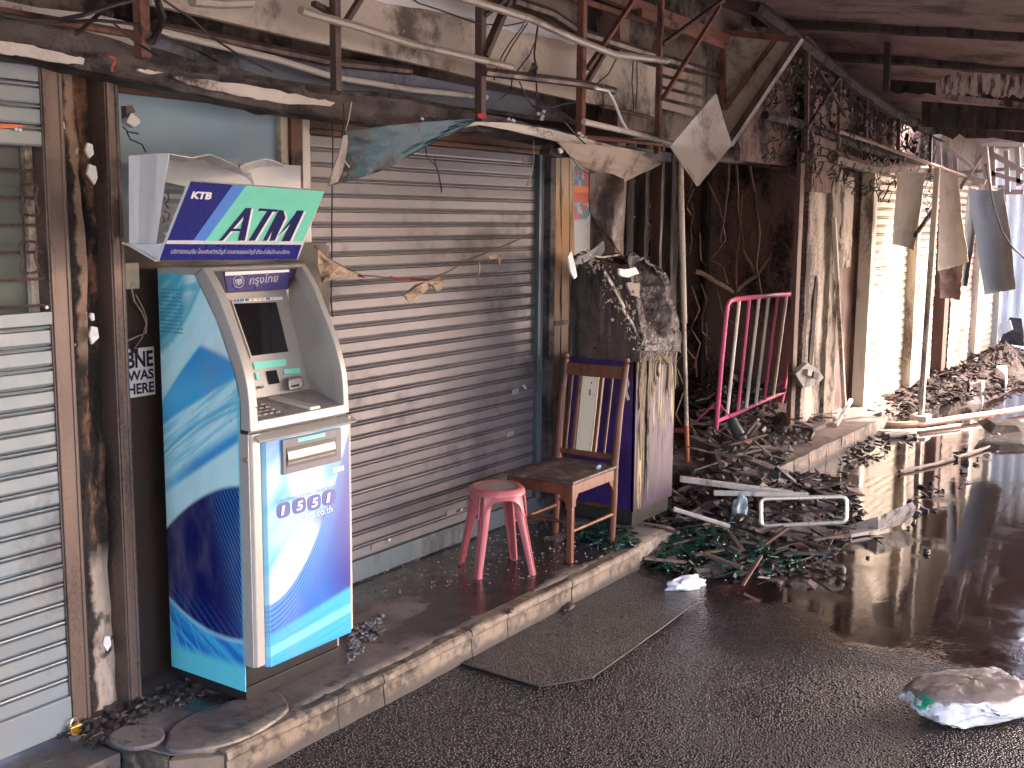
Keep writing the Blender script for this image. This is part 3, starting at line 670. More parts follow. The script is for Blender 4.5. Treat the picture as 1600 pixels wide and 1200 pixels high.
# ================================================================== CASH MACHINE
silver = grimy('brushed_silver_plastic', (.43,.41,.375), (.26,.23,.20), .18, .38, .25, 3, (1,1,.6), (.34,.30,.25), .0006, .1, .06, fine=.25)
silverd = grimy('dusty_grey_plastic', (.27,.25,.24), (.16,.13,.12), .4, .55, 0, 12, (1,1,1), (.3,.26,.23), .001, fine=.5)
navy = plain('navy_print', (.012,.017,.20), .3)
mintp = plain('mint_print', (.20,.72,.53), .35)
skyb = plain('mid_blue_print', (.10,.26,.72), .35)
whitep = plain('white_print', (.85,.85,.86), .35)
screenm = plain('dark_screen_glass', (.010,.009,.011), .08)
mintl = plain('mint_label', (.22,.75,.60), .4)
purp = plain('purple_blue_header', (.055,.045,.19), .3)
XA, XB = 2.885, 3.412
def wrapside():
    M = Mat('blue_swirl_wrap_side')
    u = (3.50-M.y)/.41; v = M.z/1.6
    w1 = (M.noise(2.5, 4, .5)-.5)
    q = lambda a, b_, c: v - (u*b_ + u*u*c + a) + w1*.012
    pale = (.60,.84,.84); cy = (.17,.56,.70); md = (.045,.30,.62); te = (.09,.40,.53)
    fib = M.noise(1, 3, .55, vec=M.comb((v-u*.17)*70, u*1.6, 1.3)); fib2 = M.noise(1, 3, .5, vec=M.comb((v-u*.2)*14, u*1.1, 4.3))
    k = M.mix(fib2.ss(.35, .6), cy, (.36,.70,.78))
    A_ = q(.812,.121,.277); B_ = q(.684,.30,-.06); T_ = q(.83,.037,-.072); C_ = q(.632,.158,-.021); D_ = q(.561,.21,-.06); E_ = q(.514,.17,0); F_ = q(.481,.158,-.006)
    k = M.mix(E_.ss(-.03, .0), k, M.mix(fib.ss(.40, .6), pale, (.25,.63,.74)))                    # below E: cyan
    k = M.mix(F_.ss(.030, .0)*u.ss(.0, .5), k, md); k = M.mix(F_.ss(-.004, -.022), k, (.52,.80,.80))
    k = M.mix(D_.ss(-.004, .006), k, M.mix(fib.ss(.42, .60), (.50,.80,.82), (.22,.60,.74)))       # pale band with fine lines
    k = M.mix(D_.abs().ss(.009, .001)*.7, k, (.06,.40,.55)); k = M.mix((D_+.014).abs().ss(.006, .001)*.6, k, (.08,.42,.58))
    k = M.mix(C_.ss(-.006, .006), k, M.mix(T_.ss(-.16, -.02), (.10,.48,.72), md))                 # blue wedge
    k = M.mix(C_.ss(.05, .0)*C_.ss(-.008, .004)*.6, k, (.03,.36,.66))
    k = M.mix(B_.ss(-.004, .008), k, (.46,.78,.80)); k = M.mix(T_.ss(-.01, .012)*u.ss(.45, .56), k, M.mix(fib2.ss(.3, .7), (.34,.72,.82), (.62,.84,.86)))
    k = M.mix((B_-.035).abs().ss(.03, .01)*.5, k, (.58,.84,.82))
    k = M.mix(A_.ss(-.02, .006), k, M.mix(((A_*150).sin()).ss(-.2, .8), te, (.16,.52,.64))); k = M.mix(A_.ss(.0, .05)*u.ss(.30, .45), k, (.60,.82,.84))
    k = M.mix((v-.94).ss(.0, .02)*u.ss(.6, .45)*((v*150-u*10).sin().ss(-.2, .6))*.7, k, (.05,.42,.58))
    # dark eye
    up = .384 + u*.243 - u*u*.105
    lo = .205 - u*.16 + u*u*.105
    stripes = ((v+u*.45)*310).sin().ss(-.3, .8)
    dk = (up-v).ss(-.002, .012)*(v-lo).ss(-.004, .012)
    k = M.mix(dk, k, (.006,.008,.085))
    st = dk*((u*1.15+v*1.0).ss(1.02, 1.45))*stripes; k = M.mix(st*.75, k, (.02,.22,.55))
    mdl = dk*(v-lo).ss(.10, .0)*((v*260+u*60)).sin().ss(0, .9); k = M.mix(mdl*.45, k, (.015,.12,.45))
    mid2 = (lo-v).ss(-.01, .01)
    n3 = M.noise(1, 3, .5, vec=M.comb((v+u*.16)*46, u*1.2, 7.7)); n4 = M.noise(1, 2, .5, vec=M.comb((v*1.0+u*.55)*30, u*.5, 2.7))
    kk = M.mix(n3.ss(.38, .62), (.015,.16,.50), (.05,.42,.66)); kk = M.mix((n4.ss(.52, .60))*u.ss(.8, .45), kk, (.10,.52,.74))
    kk = M.mix(v.ss(.105, .075), kk, (.12,.60,.66)); k = M.mix(mid2, k, kk)
    # printed notice
    tx = (u-.17).abs().ss(.155, .15)*(v-.905).abs().ss(.058, .055)*((v*700).sin().ss(-.1, .5))*M.noise(1, 1, .5, vec=M.comb(u*45, v*111, 0)).ss(.38, .5)
    k = M.mix(tx*.65, k, (.05,.14,.16))
    e = u.ss(.975, .99); k = M.mix(e*.7, k, (.10,.55,.65))
    dn = M.noise(5, 6, .65, (1,1,.35), 31); k = M.mix(dn.ss(.48, .75)*.30, k, (.30,.27,.23)); dn2 = M.noise(45, 4, .6, (1,1,.5), 17); k = M.mix(dn2.ss(.66, .74)*.35, k, (.10,.08,.07))
    return M.set(k, .3, 0, Specular_IOR_Level=.5)
def wrapdoor():
    M = Mat('blue_swirl_wrap_door')
    u = (M.x-2.93)/.49; v = M.z/1.03
    w1 = (M.noise(3, 4, .5)-.5)
    cx = u-.12; arc = v - .36 - .62*u*u + .02*w1      # the sweeping arc
    n1 = M.noise(1, 3, .55, vec=M.comb((v-u*.3)*7, u*1.2, 5)); lines = (arc*330).sin().ss(-.2, .9)
    k = M.mix(n1.ss(.38, .62), (.11,.44,.68), (.40,.66,.76))
    k = M.mix(v.ss(.84, .99)*u.ss(.35, .1), k, (.03,.16,.60))
    k = M.mix((v-.82+u*.02).abs().ss(.05, .01)*u.ss(.5, .8)*.8, k, (.08,.32,.66))
    gl = (((u-.45)/.22).pow(2.0) + ((v-.80)/.10).pow(2.0)).ss(1.1, .4); k = M.mix(gl*.7, k, (.66,.86,.86))
    # dark patch on the right
    dk = (u-.30-(.66-v).abs()*.9).ss(.02, .40)*v.ss(.70, .62)*arc.ss(-.30, -.02)
    k = M.mix(dk, k, (.018,.03,.28))
    beam = arc.ss(.0, .08)*(v-.66+u*.02).ss(.02, -.06); glow = (((u-.33)/.34).pow(2.0)+((v-.47-(u-.3)*.25)/.14).pow(2.0)).ss(1.2, .15)
    k = M.mix(glow*.95, k, (.66,.74,.80))
    k = M.mix(((v*1.0-u*.42)*260).sin().ss(-.1, .8)*dk*.75, k, (.10,.38,.72))
    lo = arc.ss(.012, -.012)
    kl = M.mix(u.ss(.55, .95)*v.ss(.2, .38), (.02,.14,.52), (.018,.02,.26)); kl = M.mix(lines*arc.ss(-.22, .0)*.55, kl, (.16,.50,.80))
    kl = M.mix((v-.245-u*.075).ss(.012, -.012), kl, (.05,.42,.68)); n3 = M.noise(1, 3, .5, vec=M.comb((v-u*.075)*60, u, 0)); kl = M.mix(n3.ss(.4, .65)*.4*v.ss(.3, .22), kl, (.02,.26,.58))
    kl = M.mix((v-.185-u*.05).abs().ss(.022, .014)*.7, kl, (.22,.62,.70)); kl = M.mix(v.ss(.148, .135), kl, (.03,.33,.72))
    k = M.mix(lo, k, kl)
    e = u.ss(.055, .035); k = M.mix(e*.45, k, (.30,.66,.80))
    dn = M.noise(5, 6, .65, (1,1,.35), 31); k = M.mix(dn.ss(.48, .75)*.20, k, (.30,.27,.23)); dn2 = M.noise(45, 4, .6, (1,1,.5), 17); k = M.mix(dn2.ss(.66, .74)*.35, k, (.10,.08,.07))
    return M.set(k, .3, 0)
atm = empty('cash_machine', (3.15, 3.3, 0), 'blue and silver cash machine standing upright and unburnt under the ATM sign', 'cash machine')
INN = [(3.50,1.583), (3.299,1.583), (3.193,1.426), (3.110,1.247), (3.083,1.145), (3.083,1.035)]
OUT = [(3.50,1.610), (3.254,1.612), (3.189,1.530), (3.136,1.429), (3.078,1.310), (3.040,1.179), (3.033,1.032)]
def prof(x0, x1, P, name, mat, parent, bevel=0):
    b = MB(); b.slab([(x0, y, z) for y, z in P], (x1-x0, 0, 0)); return b.build(name, mat, parent, bevel=bevel)
# cabinet core and blue side skin
prof(XA+.004, XB-.004, [(3.50,.06),(3.10,.06),(3.10,1.03),(3.50,1.03)], 'cabinet', silver, atm)
side = [(3.498,.050),(3.092,.042)]+INN[::-1][0:1]+INN[::-1][1:]
prof(XA-.002, XA+.003, [(3.498,.052),(3.091,.044),(3.086,1.03)]+[(y+.001, z) for y, z in INN[::-1][1:5]]+[(3.498,1.585)], 'side_wrap', wrapside(), atm)
prof(XA+.004, XB-.004, [(3.495,1.03),(3.40,1.03),(3.40,1.55),(3.495,1.55)], 'rear_housing', silverd, atm)
# upper shell: cheeks as curved strips
def smoothpoly(P, n=4):
    out = []
    for i in range(len(P)-1):
        p0 = P[max(i-1,0)]; p1 = P[i]; p2 = P[i+1]; p3 = P[min(i+2, len(P)-1)]
        for k in range(n):
            t = k/n; f = lambda a, b, c, d: .5*((2*b)+(-a+c)*t+(2*a-5*b+4*c-d)*t*t+(-a+3*b-3*c+d)*t**3)
            out.append((f(p0[0],p1[0],p2[0],p3[0]), f(p0[1],p1[1],p2[1],p3[1])))
    return out+[P[-1]]
OC = smoothpoly(OUT[1:]); IC = smoothpoly([(3.299,1.583)]+INN[2:])
FW = .040       # width of the frame seen from the front
def cheek(x0, x1, nm):
    b = MB(); n = len(OC)
    m = len(IC); idx = [min(int(round(i*(m-1)/(n-1))), m-1) for i in range(n)]
    A0 = [(x0, *OC[i]) for i in range(n)]; B0 = [(x0, *IC[idx[i]]) for i in range(n)]
    # quads strips between outer and inner profile (closed solid)
    b.v += [Vector(p) for p in A0]+[Vector(p) for p in B0]+[Vector((x1, p[1], p[2])) for p in A0]+[Vector((x1, p[1], p[2])) for p in B0]
    for i in range(n-1):
        b.f += [[i, i+1, n+i+1, n+i], [2*n+i, 3*n+i, 3*n+i+1, 2*n+i+1], [i, 2*n+i, 2*n+i+1, i+1], [n+i, n+i+1, 3*n+i+1, 3*n+i]]
    b.f += [[0, n, 3*n, 2*n], [n-1, 3*n-1, 4*n-1, 2*n-1]]
    return b.build(nm, silver, atm, bevel=.004)
cheek(XA, XA+FW, 'side_frame'); cheek(XB-.030, XB, 'side_frame')
prof(XA+FW, XB-.030, [(3.30,1.596),(3.254,1.612),(3.247,1.604),(3.262,1.594),(3.30,1.594)], 'top_frame', silver, atm, .002)
prof(XA, XB, [(3.50,1.575),(3.50,1.606),(3.256,1.6125),(3.30,1.584)], 'top_cap', silver, atm)
# recess: header box with the bank name, screen wall, sloping cheek, shelf
Q0 = Vector((XA, 3.345, 1.50)); Q1 = Vector((XA, 3.225, 1.075)); nq = Vector((1,0,0)).cross(Q1-Q0).normalized()
def R(px, py, off=0): return AP(px, py, Q0-nq*off if nq.y > 0 else Q0+nq*off, nq)
if nq.y > 0: nq = -nq     # nq points out towards the road
def R(px, py, off=0): return AP(px, py, Q0+nq*off, nq)
b = MB(); b.slab([R(325,425), R(462,420), R(505,640), R(372,650)], -nq*.006); b.build('screen_wall', silver, atm)
H = [AY(*p, 3.285) for p in ((342,427),(462,420),(453,453),(354,457))]
zt_, zb_ = (H[0].z+H[1].z)/2, (H[2].z+H[3].z)/2
b = MB(); b.add([(XA+.02,3.268,zt_+.01),(XB-.02,3.268,zt_+.01),(XB-.05,3.300,zb_),(XA+.02,3.300,zb_),(XA+.02,3.40,zt_+.01),(XB-.02,3.40,zt_+.01),(XB-.05,3.40,zb_-.012),(XA+.02,3.40,zb_-.012)], [(0,3,2,1),(4,5,6,7),(0,1,5,4),(3,7,6,2),(0,4,7,3),(1,2,6,5)])
hd = b.build('header_panel', plain('dark_purple_housing', (.035,.028,.055), .35), atm)
hn = Vector((0,-1,-.0)); 
def HP(px, py, off=.003):
    P0 = Vector((XA,3.268,zt_+.01)); P1 = Vector((XA,3.300,zb_)); n = Vector((1,0,0)).cross(P1-P0).normalized(); n = n if n.y < 0 else -n
    return AP(px, py, P0+n*off, n)
b = MB(); b.slab([HP(351,432), HP(452,425), HP(449,452), HP(356,455)], (0,.0015,0)); b.build('name_strip', purp, hd)
b = MB(); b.slab([HP(352,425,.006), HP(452,421,.006), HP(452,425,.006), HP(352,431,.006)], (0,.001,0)); b.build('light_bar', whitep, hd)
silvert = plain('silver_lettering', (.50,.50,.56), .3, .2)
O_ = HP(389,449,.005); U_ = HP(435,444,.005)-O_; V_ = HP(388,431,.005)-O_; U_.z = U_.z
fit_text('lettering', 'กรุงไทย', O_, U_, V_, silvert, hd, shear=.25, bold=.012, n=(0,-1,0))
# bird roundel: ring, body and spread wings
cc = HP(373,440,.005); ux = (HP(383,440,.005)-cc)/10; vx = (HP(373,430,.005)-cc)/10
b = MB(); ring = [(math.cos(q), math.sin(q)) for q in [2*math.pi*k/28 for k in range(28)]]
b.v += [cc+ux*(8.6*x)+vx*(10*y) for x, y in ring]+[cc+ux*(7.6*x)+vx*(8.9*y) for x, y in ring]
b.f += [[i, (i+1)%28, 28+(i+1)%28, 28+i] for i in range(28)]
def bl(pts): b.add([cc+ux*x+vx*y for x, y in pts], [list(range(len(pts)))])
bl([(-.8,4),(1.2,4.5),(1.6,0),(.8,-6),(-.6,-6),(-1.4,0)]); bl([(.8,3),(3,5.5),(5.4,3),(5.6,-1.5),(4,-3.6),(3.4,.2),(2.2,1.4)]); bl([(-.8,3),(-3.4,4.6),(-5.8,2),(-6,-3),(-4.6,-1.2),(-3.6,1),(-2,1.2)])
bl([(-3,0),(-1.6,1),(-2.2,-4.4),(-3.6,-4.2)]); bl([(2,0),(3.2,0),(3.6,-4.4),(2.2,-4.6)]); b.build('bird_emblem', silvert, hd)
# screen and its details
sc = MB(); S = [R(*p, .003) for p in ((364,474.5),(431.5,472),(450.5,549.5),(392.5,556.5))]; sc.slab(S, -nq*.002); sc.build('screen', screenm, atm)
bz = MB()
for i in range(4):
    a, c_ = S[i], S[(i+1)%4]; cen = sum(S, Vector())/4; bz.slab([a, c_, c_+(c_-cen).normalized()*.009, a+(a-cen).normalized()*.009], nq*.003)
bz.build('screen_bezel', silver, atm)
lb = MB(); lb.slab([R(361,468,.004), R(441,463.5,.004), R(442,468,.004), R(363,473,.004)], nq*.0008); strip = lb.build('card_logo_strip', whitep, atm)
for i, (a, c_) in enumerate(((0,.045),(.06,.11),(.12,.19),(.20,.29),(.31,.40),(.45,.50),(.58,.63),(.68,.72),(.78,.87),(.92,.95))):
    P = lambda t, v_: R(361+t*70, 467.7-4*t+v_, .0056)
    MB().slab([P(a,.6), P(c_,.6), P(c_,4.2), P(a,4.2)], nq*.0004).build('card_logo', [plain('red_ink', (.6,.08,.12), .4), plain('blue_ink', (.03,.12,.45), .4), plain('blue_ink', (.05,.16,.5), .4), plain('blue_ink', (.04,.14,.5), .4), plain('blue_ink', (.02,.1,.4), .4), plain('pink_ink', (.65,.4,.5), .4), plain('yellow_ink', (.7,.6,.15), .4), plain('grey_ink', (.5,.5,.5), .4), plain('violet_ink', (.2,.15,.5), .4), plain('pink_ink', (.6,.5,.6), .4)][i], strip)
def label(pts, mat, nm, off=.004, th=.0015, par=atm): b = MB(); b.slab([R(*p, off) for p in pts], nq*th); return b.build(nm, mat, par)
label(((395,566),(446,561),(447.5,571.5),(398,577)), mintl, 'function_label')
label(((398.5,583),(404,582),(405.5,592),(401,594)), mintl, 'function_label')
label(((442.5,577.5),(468,574.5),(469.5,583),(444,584.5)), mintl, 'function_label')
label(((416,580.5),(431.5,578),(437,598.5),(421,601)), screenm, 'camera_window')
label(((403.5,604),(412,602),(412.5,606),(404.5,608)), silverd, 'receipt_slot', .008); label(((404.5,605.5),(411.5,604),(411.8,605.4),(405,607)), black, 'slot_opening', .0175)
# card reader, a rounded protruding throat
cr = MB(); A_ = [R(*p, .002) for p in ((448,589),(472,587),(477,600),(473,608),(453,611),(450,603))]
B2 = [R(*p, .035) for p in ((451,594),(469,590),(473,598),(470,605),(453,609.5),(451,602))]
cr.add(A_+B2, [[5,4,3,2,1,0],[6,7,8,9,10,11]]+[[i, (i+1)%6, 6+(i+1)%6, 6+i] for i in range(6)]); crd = cr.build('card_reader', silver, atm, bevel=.002)
label(((455,602.5),(467,600),(467.5,603),(456,605.5)), black, 'card_slot', .0365, .001, crd)
# right sloping cheek
b = MB()
yfr = lambda z: None
pr = [(448,460),(476,578),(484,604)]
Rr = [R(450,452), R(452,480), R(462,520), R(476,578), R(484,606)]
Ro = [(XB-.03, *OC[i]) for i in (1, 6, 11, 16, 20)]
Ro = [Vector(p)+Vector((0,.006,0)) for p in Ro]
Rr[0].z = Ro[0].z-.03
b.strip(Rr, Ro, (.004,0,-.002)); b.build('inner_cheek', silver, atm, smooth=True)
b = MB(); b.strip([Vector((XA+FW-.002, y+.004, z)) for y, z in OC], [Vector((XA+FW-.002, 3.40, z)) for y, z in OC], (-.004,0,0)); b.build('inner_cheek', silver, atm)
# shelf (keyboard ledge) and front lip
zs = 1.060
ZF, ZB_ = 1.066, 1.108
def zsh(y): return ZF+(ZB_-ZF)*(y-3.045)/(3.215-3.045)
b = MB(); b.slab([(XA+.035,3.045,ZF),(XA+.035,3.225,zsh(3.225)),(XA+.035,3.225,1.033),(XA+.035,3.045,1.033)], (XB-.003-XA-.035,0,0)); b.build('shelf', silverd, atm)
b = MB(); b.slab([(XA+.001,3.030,1.0335),(XA+.001,3.046,1.0335),(XA+.001,3.048,ZF+.003),(XA+.001,3.036,ZF+.001)], (XB-XA-.002,0,0)); b.build('front_lip', silver, atm, bevel=.003)
b = MB(); lo4 = [(3.135,3.195),(3.170,3.195),(3.262,3.044),(3.205,3.044)]; b.v += [Vector((x_, y_, zsh(y_)+.001)) for x_, y_ in lo4]+[Vector((x_, y_, zsh(y_)+.014)) for x_, y_ in lo4]
b.f += [[3,2,1,0],[4,5,6,7],[0,1,5,4],[1,2,6,5],[2,3,7,6],[3,0,4,7]]; b.build('shelf_divider', silver, atm, bevel=.002)
b = MB()
for r_ in range(4):
    for c_ in range(4): y_ = 3.075+r_*.027; b.box((2.960+c_*.032,y_,zsh(y_)+.001),(2.982+c_*.032,y_+.018,zsh(y_)+.007))
kp_ = b.build('keypad', silverd, atm); kp_['kind'] = 'stuff'
MB().tube([AY(400,637,3.03), AY(400,637,3.03)+Vector((0,-.002,0))], .003, 8).build('screw', black, atm)
# seam, lip shelf and door
MB().box((XA+.002,3.045,1.024),(XB-.002,3.20,1.032)).build('seam', black, atm)
b = MB(); b.slab([(XA+.02,3.045,1.022),(XA+.02,3.045,1.004),(XA+.02,3.014,.990),(XA+.02,3.008,.997),(XA+.02,3.018,1.006)], (XB-XA+.000,0,0)); b.build('door_hood', silver, atm, bevel=.002)
def colm(x0, x1, nm): b = MB(); b.slab([(x0,3.09,.145),(x0,3.052,.145),(x0+.012,3.036,.145),(x1,3.036,.145),(x1,3.09,.145)], (0,0,.877)); return b.build(nm, silver, atm, bevel=.004)
colm(XA, XA+.052, 'corner_trim'); b = MB(); b.box((XB-.012,3.026,.145),(XB+.001,3.09,1.02)); b.build('corner_trim', creamp2, atm, bevel=.002)
b = MB(); b.slab([(XA+.056,3.040,.135),(XA+.066,3.024,.135),(XB-.014,3.024,.135),(XB-.014,3.08,.135),(XA+.056,3.08,.135)], (0,0,.865)); door = b.build('door', wrapdoor(), atm)
YD = 3.0235
def D(px, py, off=0): return AY(px, py, YD-off)
def rect(px0, py0, px1, py1, off, th, mat, nm, par, bev=0):
    """axis aligned plate on the door between two photo corners"""
    a = D(px0, py0, off); c_ = D(px1, py1, off); b = MB(); b.box((a.x, YD-off-th, a.z), (c_.x, YD-off, c_.z)); return b.build(nm, mat, par, bevel=bev)
frm = plain('slot_frame_grey', (.19,.17,.18), .45)
sl = rect(440,742,530,668,0,.010,frm,'cash_slot',atm,.002)
a = D(448,731,.011); c_ = D(525,683,.011)
b = MB(); b.box((a.x,YD-.0125,a.z),(c_.x,YD-.0105,c_.z)); b.build('slot_recess', black, sl)
a2 = D(450,726,.013); c2 = D(523,690,.013)
b = MB(); b.slab([(a2.x,YD-.0135,c2.z),(a2.x,YD-.016,c2.z-.012),(a2.x,YD-.0185,(a2.z+c2.z)/2-.004),(a2.x,YD-.0135,(a2.z+c2.z)/2-.014)], (c2.x-a2.x,0,0)); b.build('slot_flap', plain('flap_metal', (.40,.33,.26), .35, .4), sl)
b = MB(); b.box((a2.x,YD-.015,a2.z),(c2.x,YD-.0135,(a2.z+c2.z)/2-.015)); b.build('slot_flap', silverd, sl)
rect(466,691,508,676,.0105,.001,mintl,'cash_label',sl)
MB().tube([AX(384,719,XA-.003), AX(384,719,XA-.003)+Vector((-.004,0,0))], .011, 14).build('lock', plain('lock_brass', (.45,.38,.25), .35, .7), atm)
MB().box((XA-.0035,3.042,.15),(XA-.0005,3.088,1.022)).build('side_trim', silver, atm)
# lettering on the door
bad = plain('indigo_print', (.055,.06,.32), .35)
faint = plain('faint_grey_print', (.22,.36,.42), .4)
def dtext(s, p0, p1, p2, mat, off, **k):   # p0 lower left, p1 lower right, p2 upper left (photo)
    O = D(*p0, off); U = D(*p1, off)-O; V = D(*p2, off)-O; U.z = 0; V.x = 0; return fit_text('lettering', s, O, U, V, mat, door, n=(0,-1,0), **k)
dtext('KRUNGTHAI  PHONE', (432,788), (524,762), (432,782), faint, .001)
for ch, (cx, cy_) in zip('1551', ((443,797),(467.5,790),(491,785),(514,777))):
    c = D(cx, cy_, .001); w_, h_ = .040, .034
    w_ = D(cx+10.5, cy_).x-D(cx-10.5, cy_).x; h_ = D(cx, cy_-12).z-D(cx, cy_+12).z; b = MB(); P = []
    for k in range(24):
        q = 2*math.pi*k/24; P.append(c+Vector((w_*.5*math.copysign(abs(math.cos(q))**.6, math.cos(q)), 0, h_*.5*math.copysign(abs(math.sin(q))**.6, math.sin(q)))))
    b.slab(P, (0,-.0006,0)); bd = b.build('number_badge', bad, door)
    O = c+Vector((-w_*.25, -.0015, -h_*.30)); fit_text('digit', ch, O, (w_*(.34 if ch == '1' else .50),0,0), (0,0,h_*.60), whitep, door, shear=.12, bold=.03, n=(0,-1,0))
dtext('www.ktb.co.th', (445,822), (519,800), (445,811), whitep, .001)
rect(520,739,537,727,0,.0006,plain('pale_print', (.6,.8,.85), .4),'print_patch',atm)
# base
MB().box((XA+.012,3.10,.0),(XB-.022,3.48,.055)).build('plinth', black, atm, bevel=.003)
MB().box((XA+.006,3.092,.060),(XB-.020,3.48,.14)).build('base', plain('black_base', (.010,.009,.009), .4), atm, bevel=.003)
MB().box((XA+.004,3.086,.055),(XB-.018,3.49,.060)).build('base_edge', plain('dull_edge', (.035,.03,.028), .5), atm)

# ================================================================== ATM sign and its white box
sg = empty('atm_sign', (2.9, 3.1, 1.65), 'slanted dark blue and mint sign reading KTB ATM above the cash machine', 'sign')
P0 = Vector((2.567, 3.10, 1.650)); P1 = Vector((2.585, 2.955, 1.906))
nS = Vector((1,0,0)).cross(P1-P0).normalized(); nS = nS if nS.y < 0 else -nS
def S_(px, py, off=0): return AP(px, py, P0+nS*off, nS)
TL, TR, BR, BL = S_(298,283.5), S_(507,299), S_(465,406), S_(248,407.5)
b = MB(); b.slab([BL, BR, TR, TL], -nS*.012); b.build('sign_board', whitem, sg, bevel=.001)
def sp(pts, mat, nm, off): b = MB(); b.slab([S_(*p, off) for p in pts], nS*.0006); return b.build(nm, mat, sg)
sp(((298,283.5),(364,288.5),(302,375.5),(261.5,375.5)), navy, 'navy_field', .0005)
sp(((364,288.5),(384.5,290),(321,376),(302,375.5)), skyb, 'blue_stripe', .0005)
sp(((384.5,290),(507,299),(473,377),(321,376)), mintp, 'mint_field', .0005)
sp(((258,381),(471,382.5),(463.5,405.5),(249,407)), navy, 'navy_band', .0005)
def stext(s, p0, p1, p2, mat, off, **k):
    O = S_(*p0, off); return fit_text('lettering', s, O, S_(*p1, off)-O, S_(*p2, off)-O, mat, sg, n=nS, **k)
def affine_text(s, quad, mat, off, **k):
    return stext(s, quad[0], quad[1], quad[2], mat, off, **k)
affine_text('KTB', ((297.5,310),(329,311.5),(301,298.5)), whitep, .002, shear=0, bold=.05)
# A T M drawn as slanted letters, white drop copy behind
def poly_letters(dx, dy, mat, off):
    L = {'A': [[(342,376),(348,376),(392,325),(384,325)], [(372,376),(382.5,376),(393,325),(384,325)], [(356,361),(378,361.5),(379,357.5),(359,357)]],
         'T': [[(388.5,376),(398,376),(426,330),(417.5,330)], [(405.5,325.5),(434.5,327.5),(433.5,331.3),(403.5,329.6)]],
         'M': [[(411,376),(417,376),(443,329),(436,328)], [(421,376),(429,376),(446,340),(443,329),(436,328)], [(428,376),(433,370),(474,329),(466,329)], [(440,377),(453,377),(475,329.5),(464,329)]]}
    for ch, polys in L.items():
        b = MB()
        for i, P in enumerate(polys): b.slab([S_(x+dx, y+dy, off+i*.00008) for x, y in P], nS*.0005)
        b.build('letter', mat, sg)
navyl = plain('dark_navy_letter', (.012,.015,.10), .35)
poly_letters(3.2, 1.0, whitep, .0014); poly_letters(0, 0, navyl, .0026)
affine_text('บริการถอนเงิน โอนเงินฝากบัญชี สอบถามยอดบัญชี ชำระค่าสินค้าและบริการ', ((266,397.5),(451,398),(269,387.5)), plain('pale_lilac_print', (.6,.6,.8), .4), .0015)
bx = empty('sign_box', (2.8, 3.25, 1.68), 'crumpled white sheet metal box behind the blue and mint sign', 'light box')
XL2 = 2.565
def W(px, py, y): return AY(px, py, y)
cols = [(201,243,380.5,3.33),(214,242,381,3.27),(232,240.5,381,3.20),(250,240,381,3.13),(267,239.5,381,3.07)]
A = [AX(px, t_, XL2+.0) for px, t_, _, y in cols]; Bq = [AX(px-(20 if i == 4 else i*5), bt, XL2) for i, (px, t_, bt, y) in enumerate(cols)]
Bq = [AX(px, 380.5, XL2) for px in (200,212,224,236,247)]
b = MB(); b.strip([a+Vector((.012*math.sin(i*1.4),0,0)) for i, a in enumerate(A)], [c_+Vector((.01*math.sin(i*1.1+.5),0,0)) for i, c_ in enumerate(Bq)], (.003,0,0)); b.build('side_sheet', whitem, bx, smooth=True)
# back sheet and open window with louvres seen inside
yb = 3.40
zb1, zb0 = AY(400,262,yb).z, AY(400,300,yb).z
bk = [AY(262,262,yb),AY(330,258,yb),AY(400,262,yb),AY(470,262,yb),AY(470,385,yb),AY(445,385,yb),AY(445,300,yb),AY(300,285,yb),AY(262,285,yb)]
b = MB(); b.slab([AY(258,246,yb),AY(470,259,yb),AY(470,330,yb),AY(258,284,yb)], (0,.004,0)); b.build('back_sheet', whitem, bx)
b = MB(); b.slab([AY(440,300,yb),AY(470,300,yb),AY(468,372,yb),AY(430,372,yb)], (0,.004,0)); b.build('back_sheet', whitem, bx)
for i in range(6):
    z = AY(270,288+i*15,3.5).z; x_0 = AY(252,300,3.5).x; x_1 = AY(300,300,3.5).x+.1
    b = MB(); b.slab([(x_0,3.50,z),(x_1,3.50,z-.004),(x_1,3.47,z-.022),(x_0,3.47,z-.018)], (0,.003,0)); b.build('louvre', whitem, bx)
b = MB()
for pts in (((262,300),(264,312),(258,318),(263,325)), ((258,330),(265,335),(262,345)), ((255,338),(258,345),(254,349))): b.tube([AY(*p, 3.35) for p in pts], .003, 5)
b.build('loose_wire', wireb, bx)
# crumpled top strip: zigzag ribbon
zig = [(267,240,3.06),(300,246,3.10),(327,240.5,3.16),(345,247,3.13),(372,260,3.08),(384,275,3.04),(398,289,2.99)]
zig2 = [(262,247,3.38),(285,252,3.38),(318,248,3.39),(330,256,3.38),(352,262,3.38),(375,266,3.38),(392,270,3.38)]
b = MB(); b.strip([AY(x, y, Y) for x, y, Y in zig], [AY(x, y, Y) for x, y, Y in zig2], (0,0,-.003)); b.build('top_sheet', whitem, bx)
zig = [(375,259,3.20),(392,253,3.18),(414,247.5,3.15),(430,251,3.17),(443,257,3.25)]; zig2 = [(378,268,3.39),(398,262,3.39),(415,258,3.39),(430,258,3.39),(445,260,3.39)]
b = MB(); b.strip([AY(x, y, Y) for x, y, Y in zig], [AY(x, y, Y) for x, y, Y in zig2], (0,0,-.003)); b.build('top_sheet', whitem, bx)
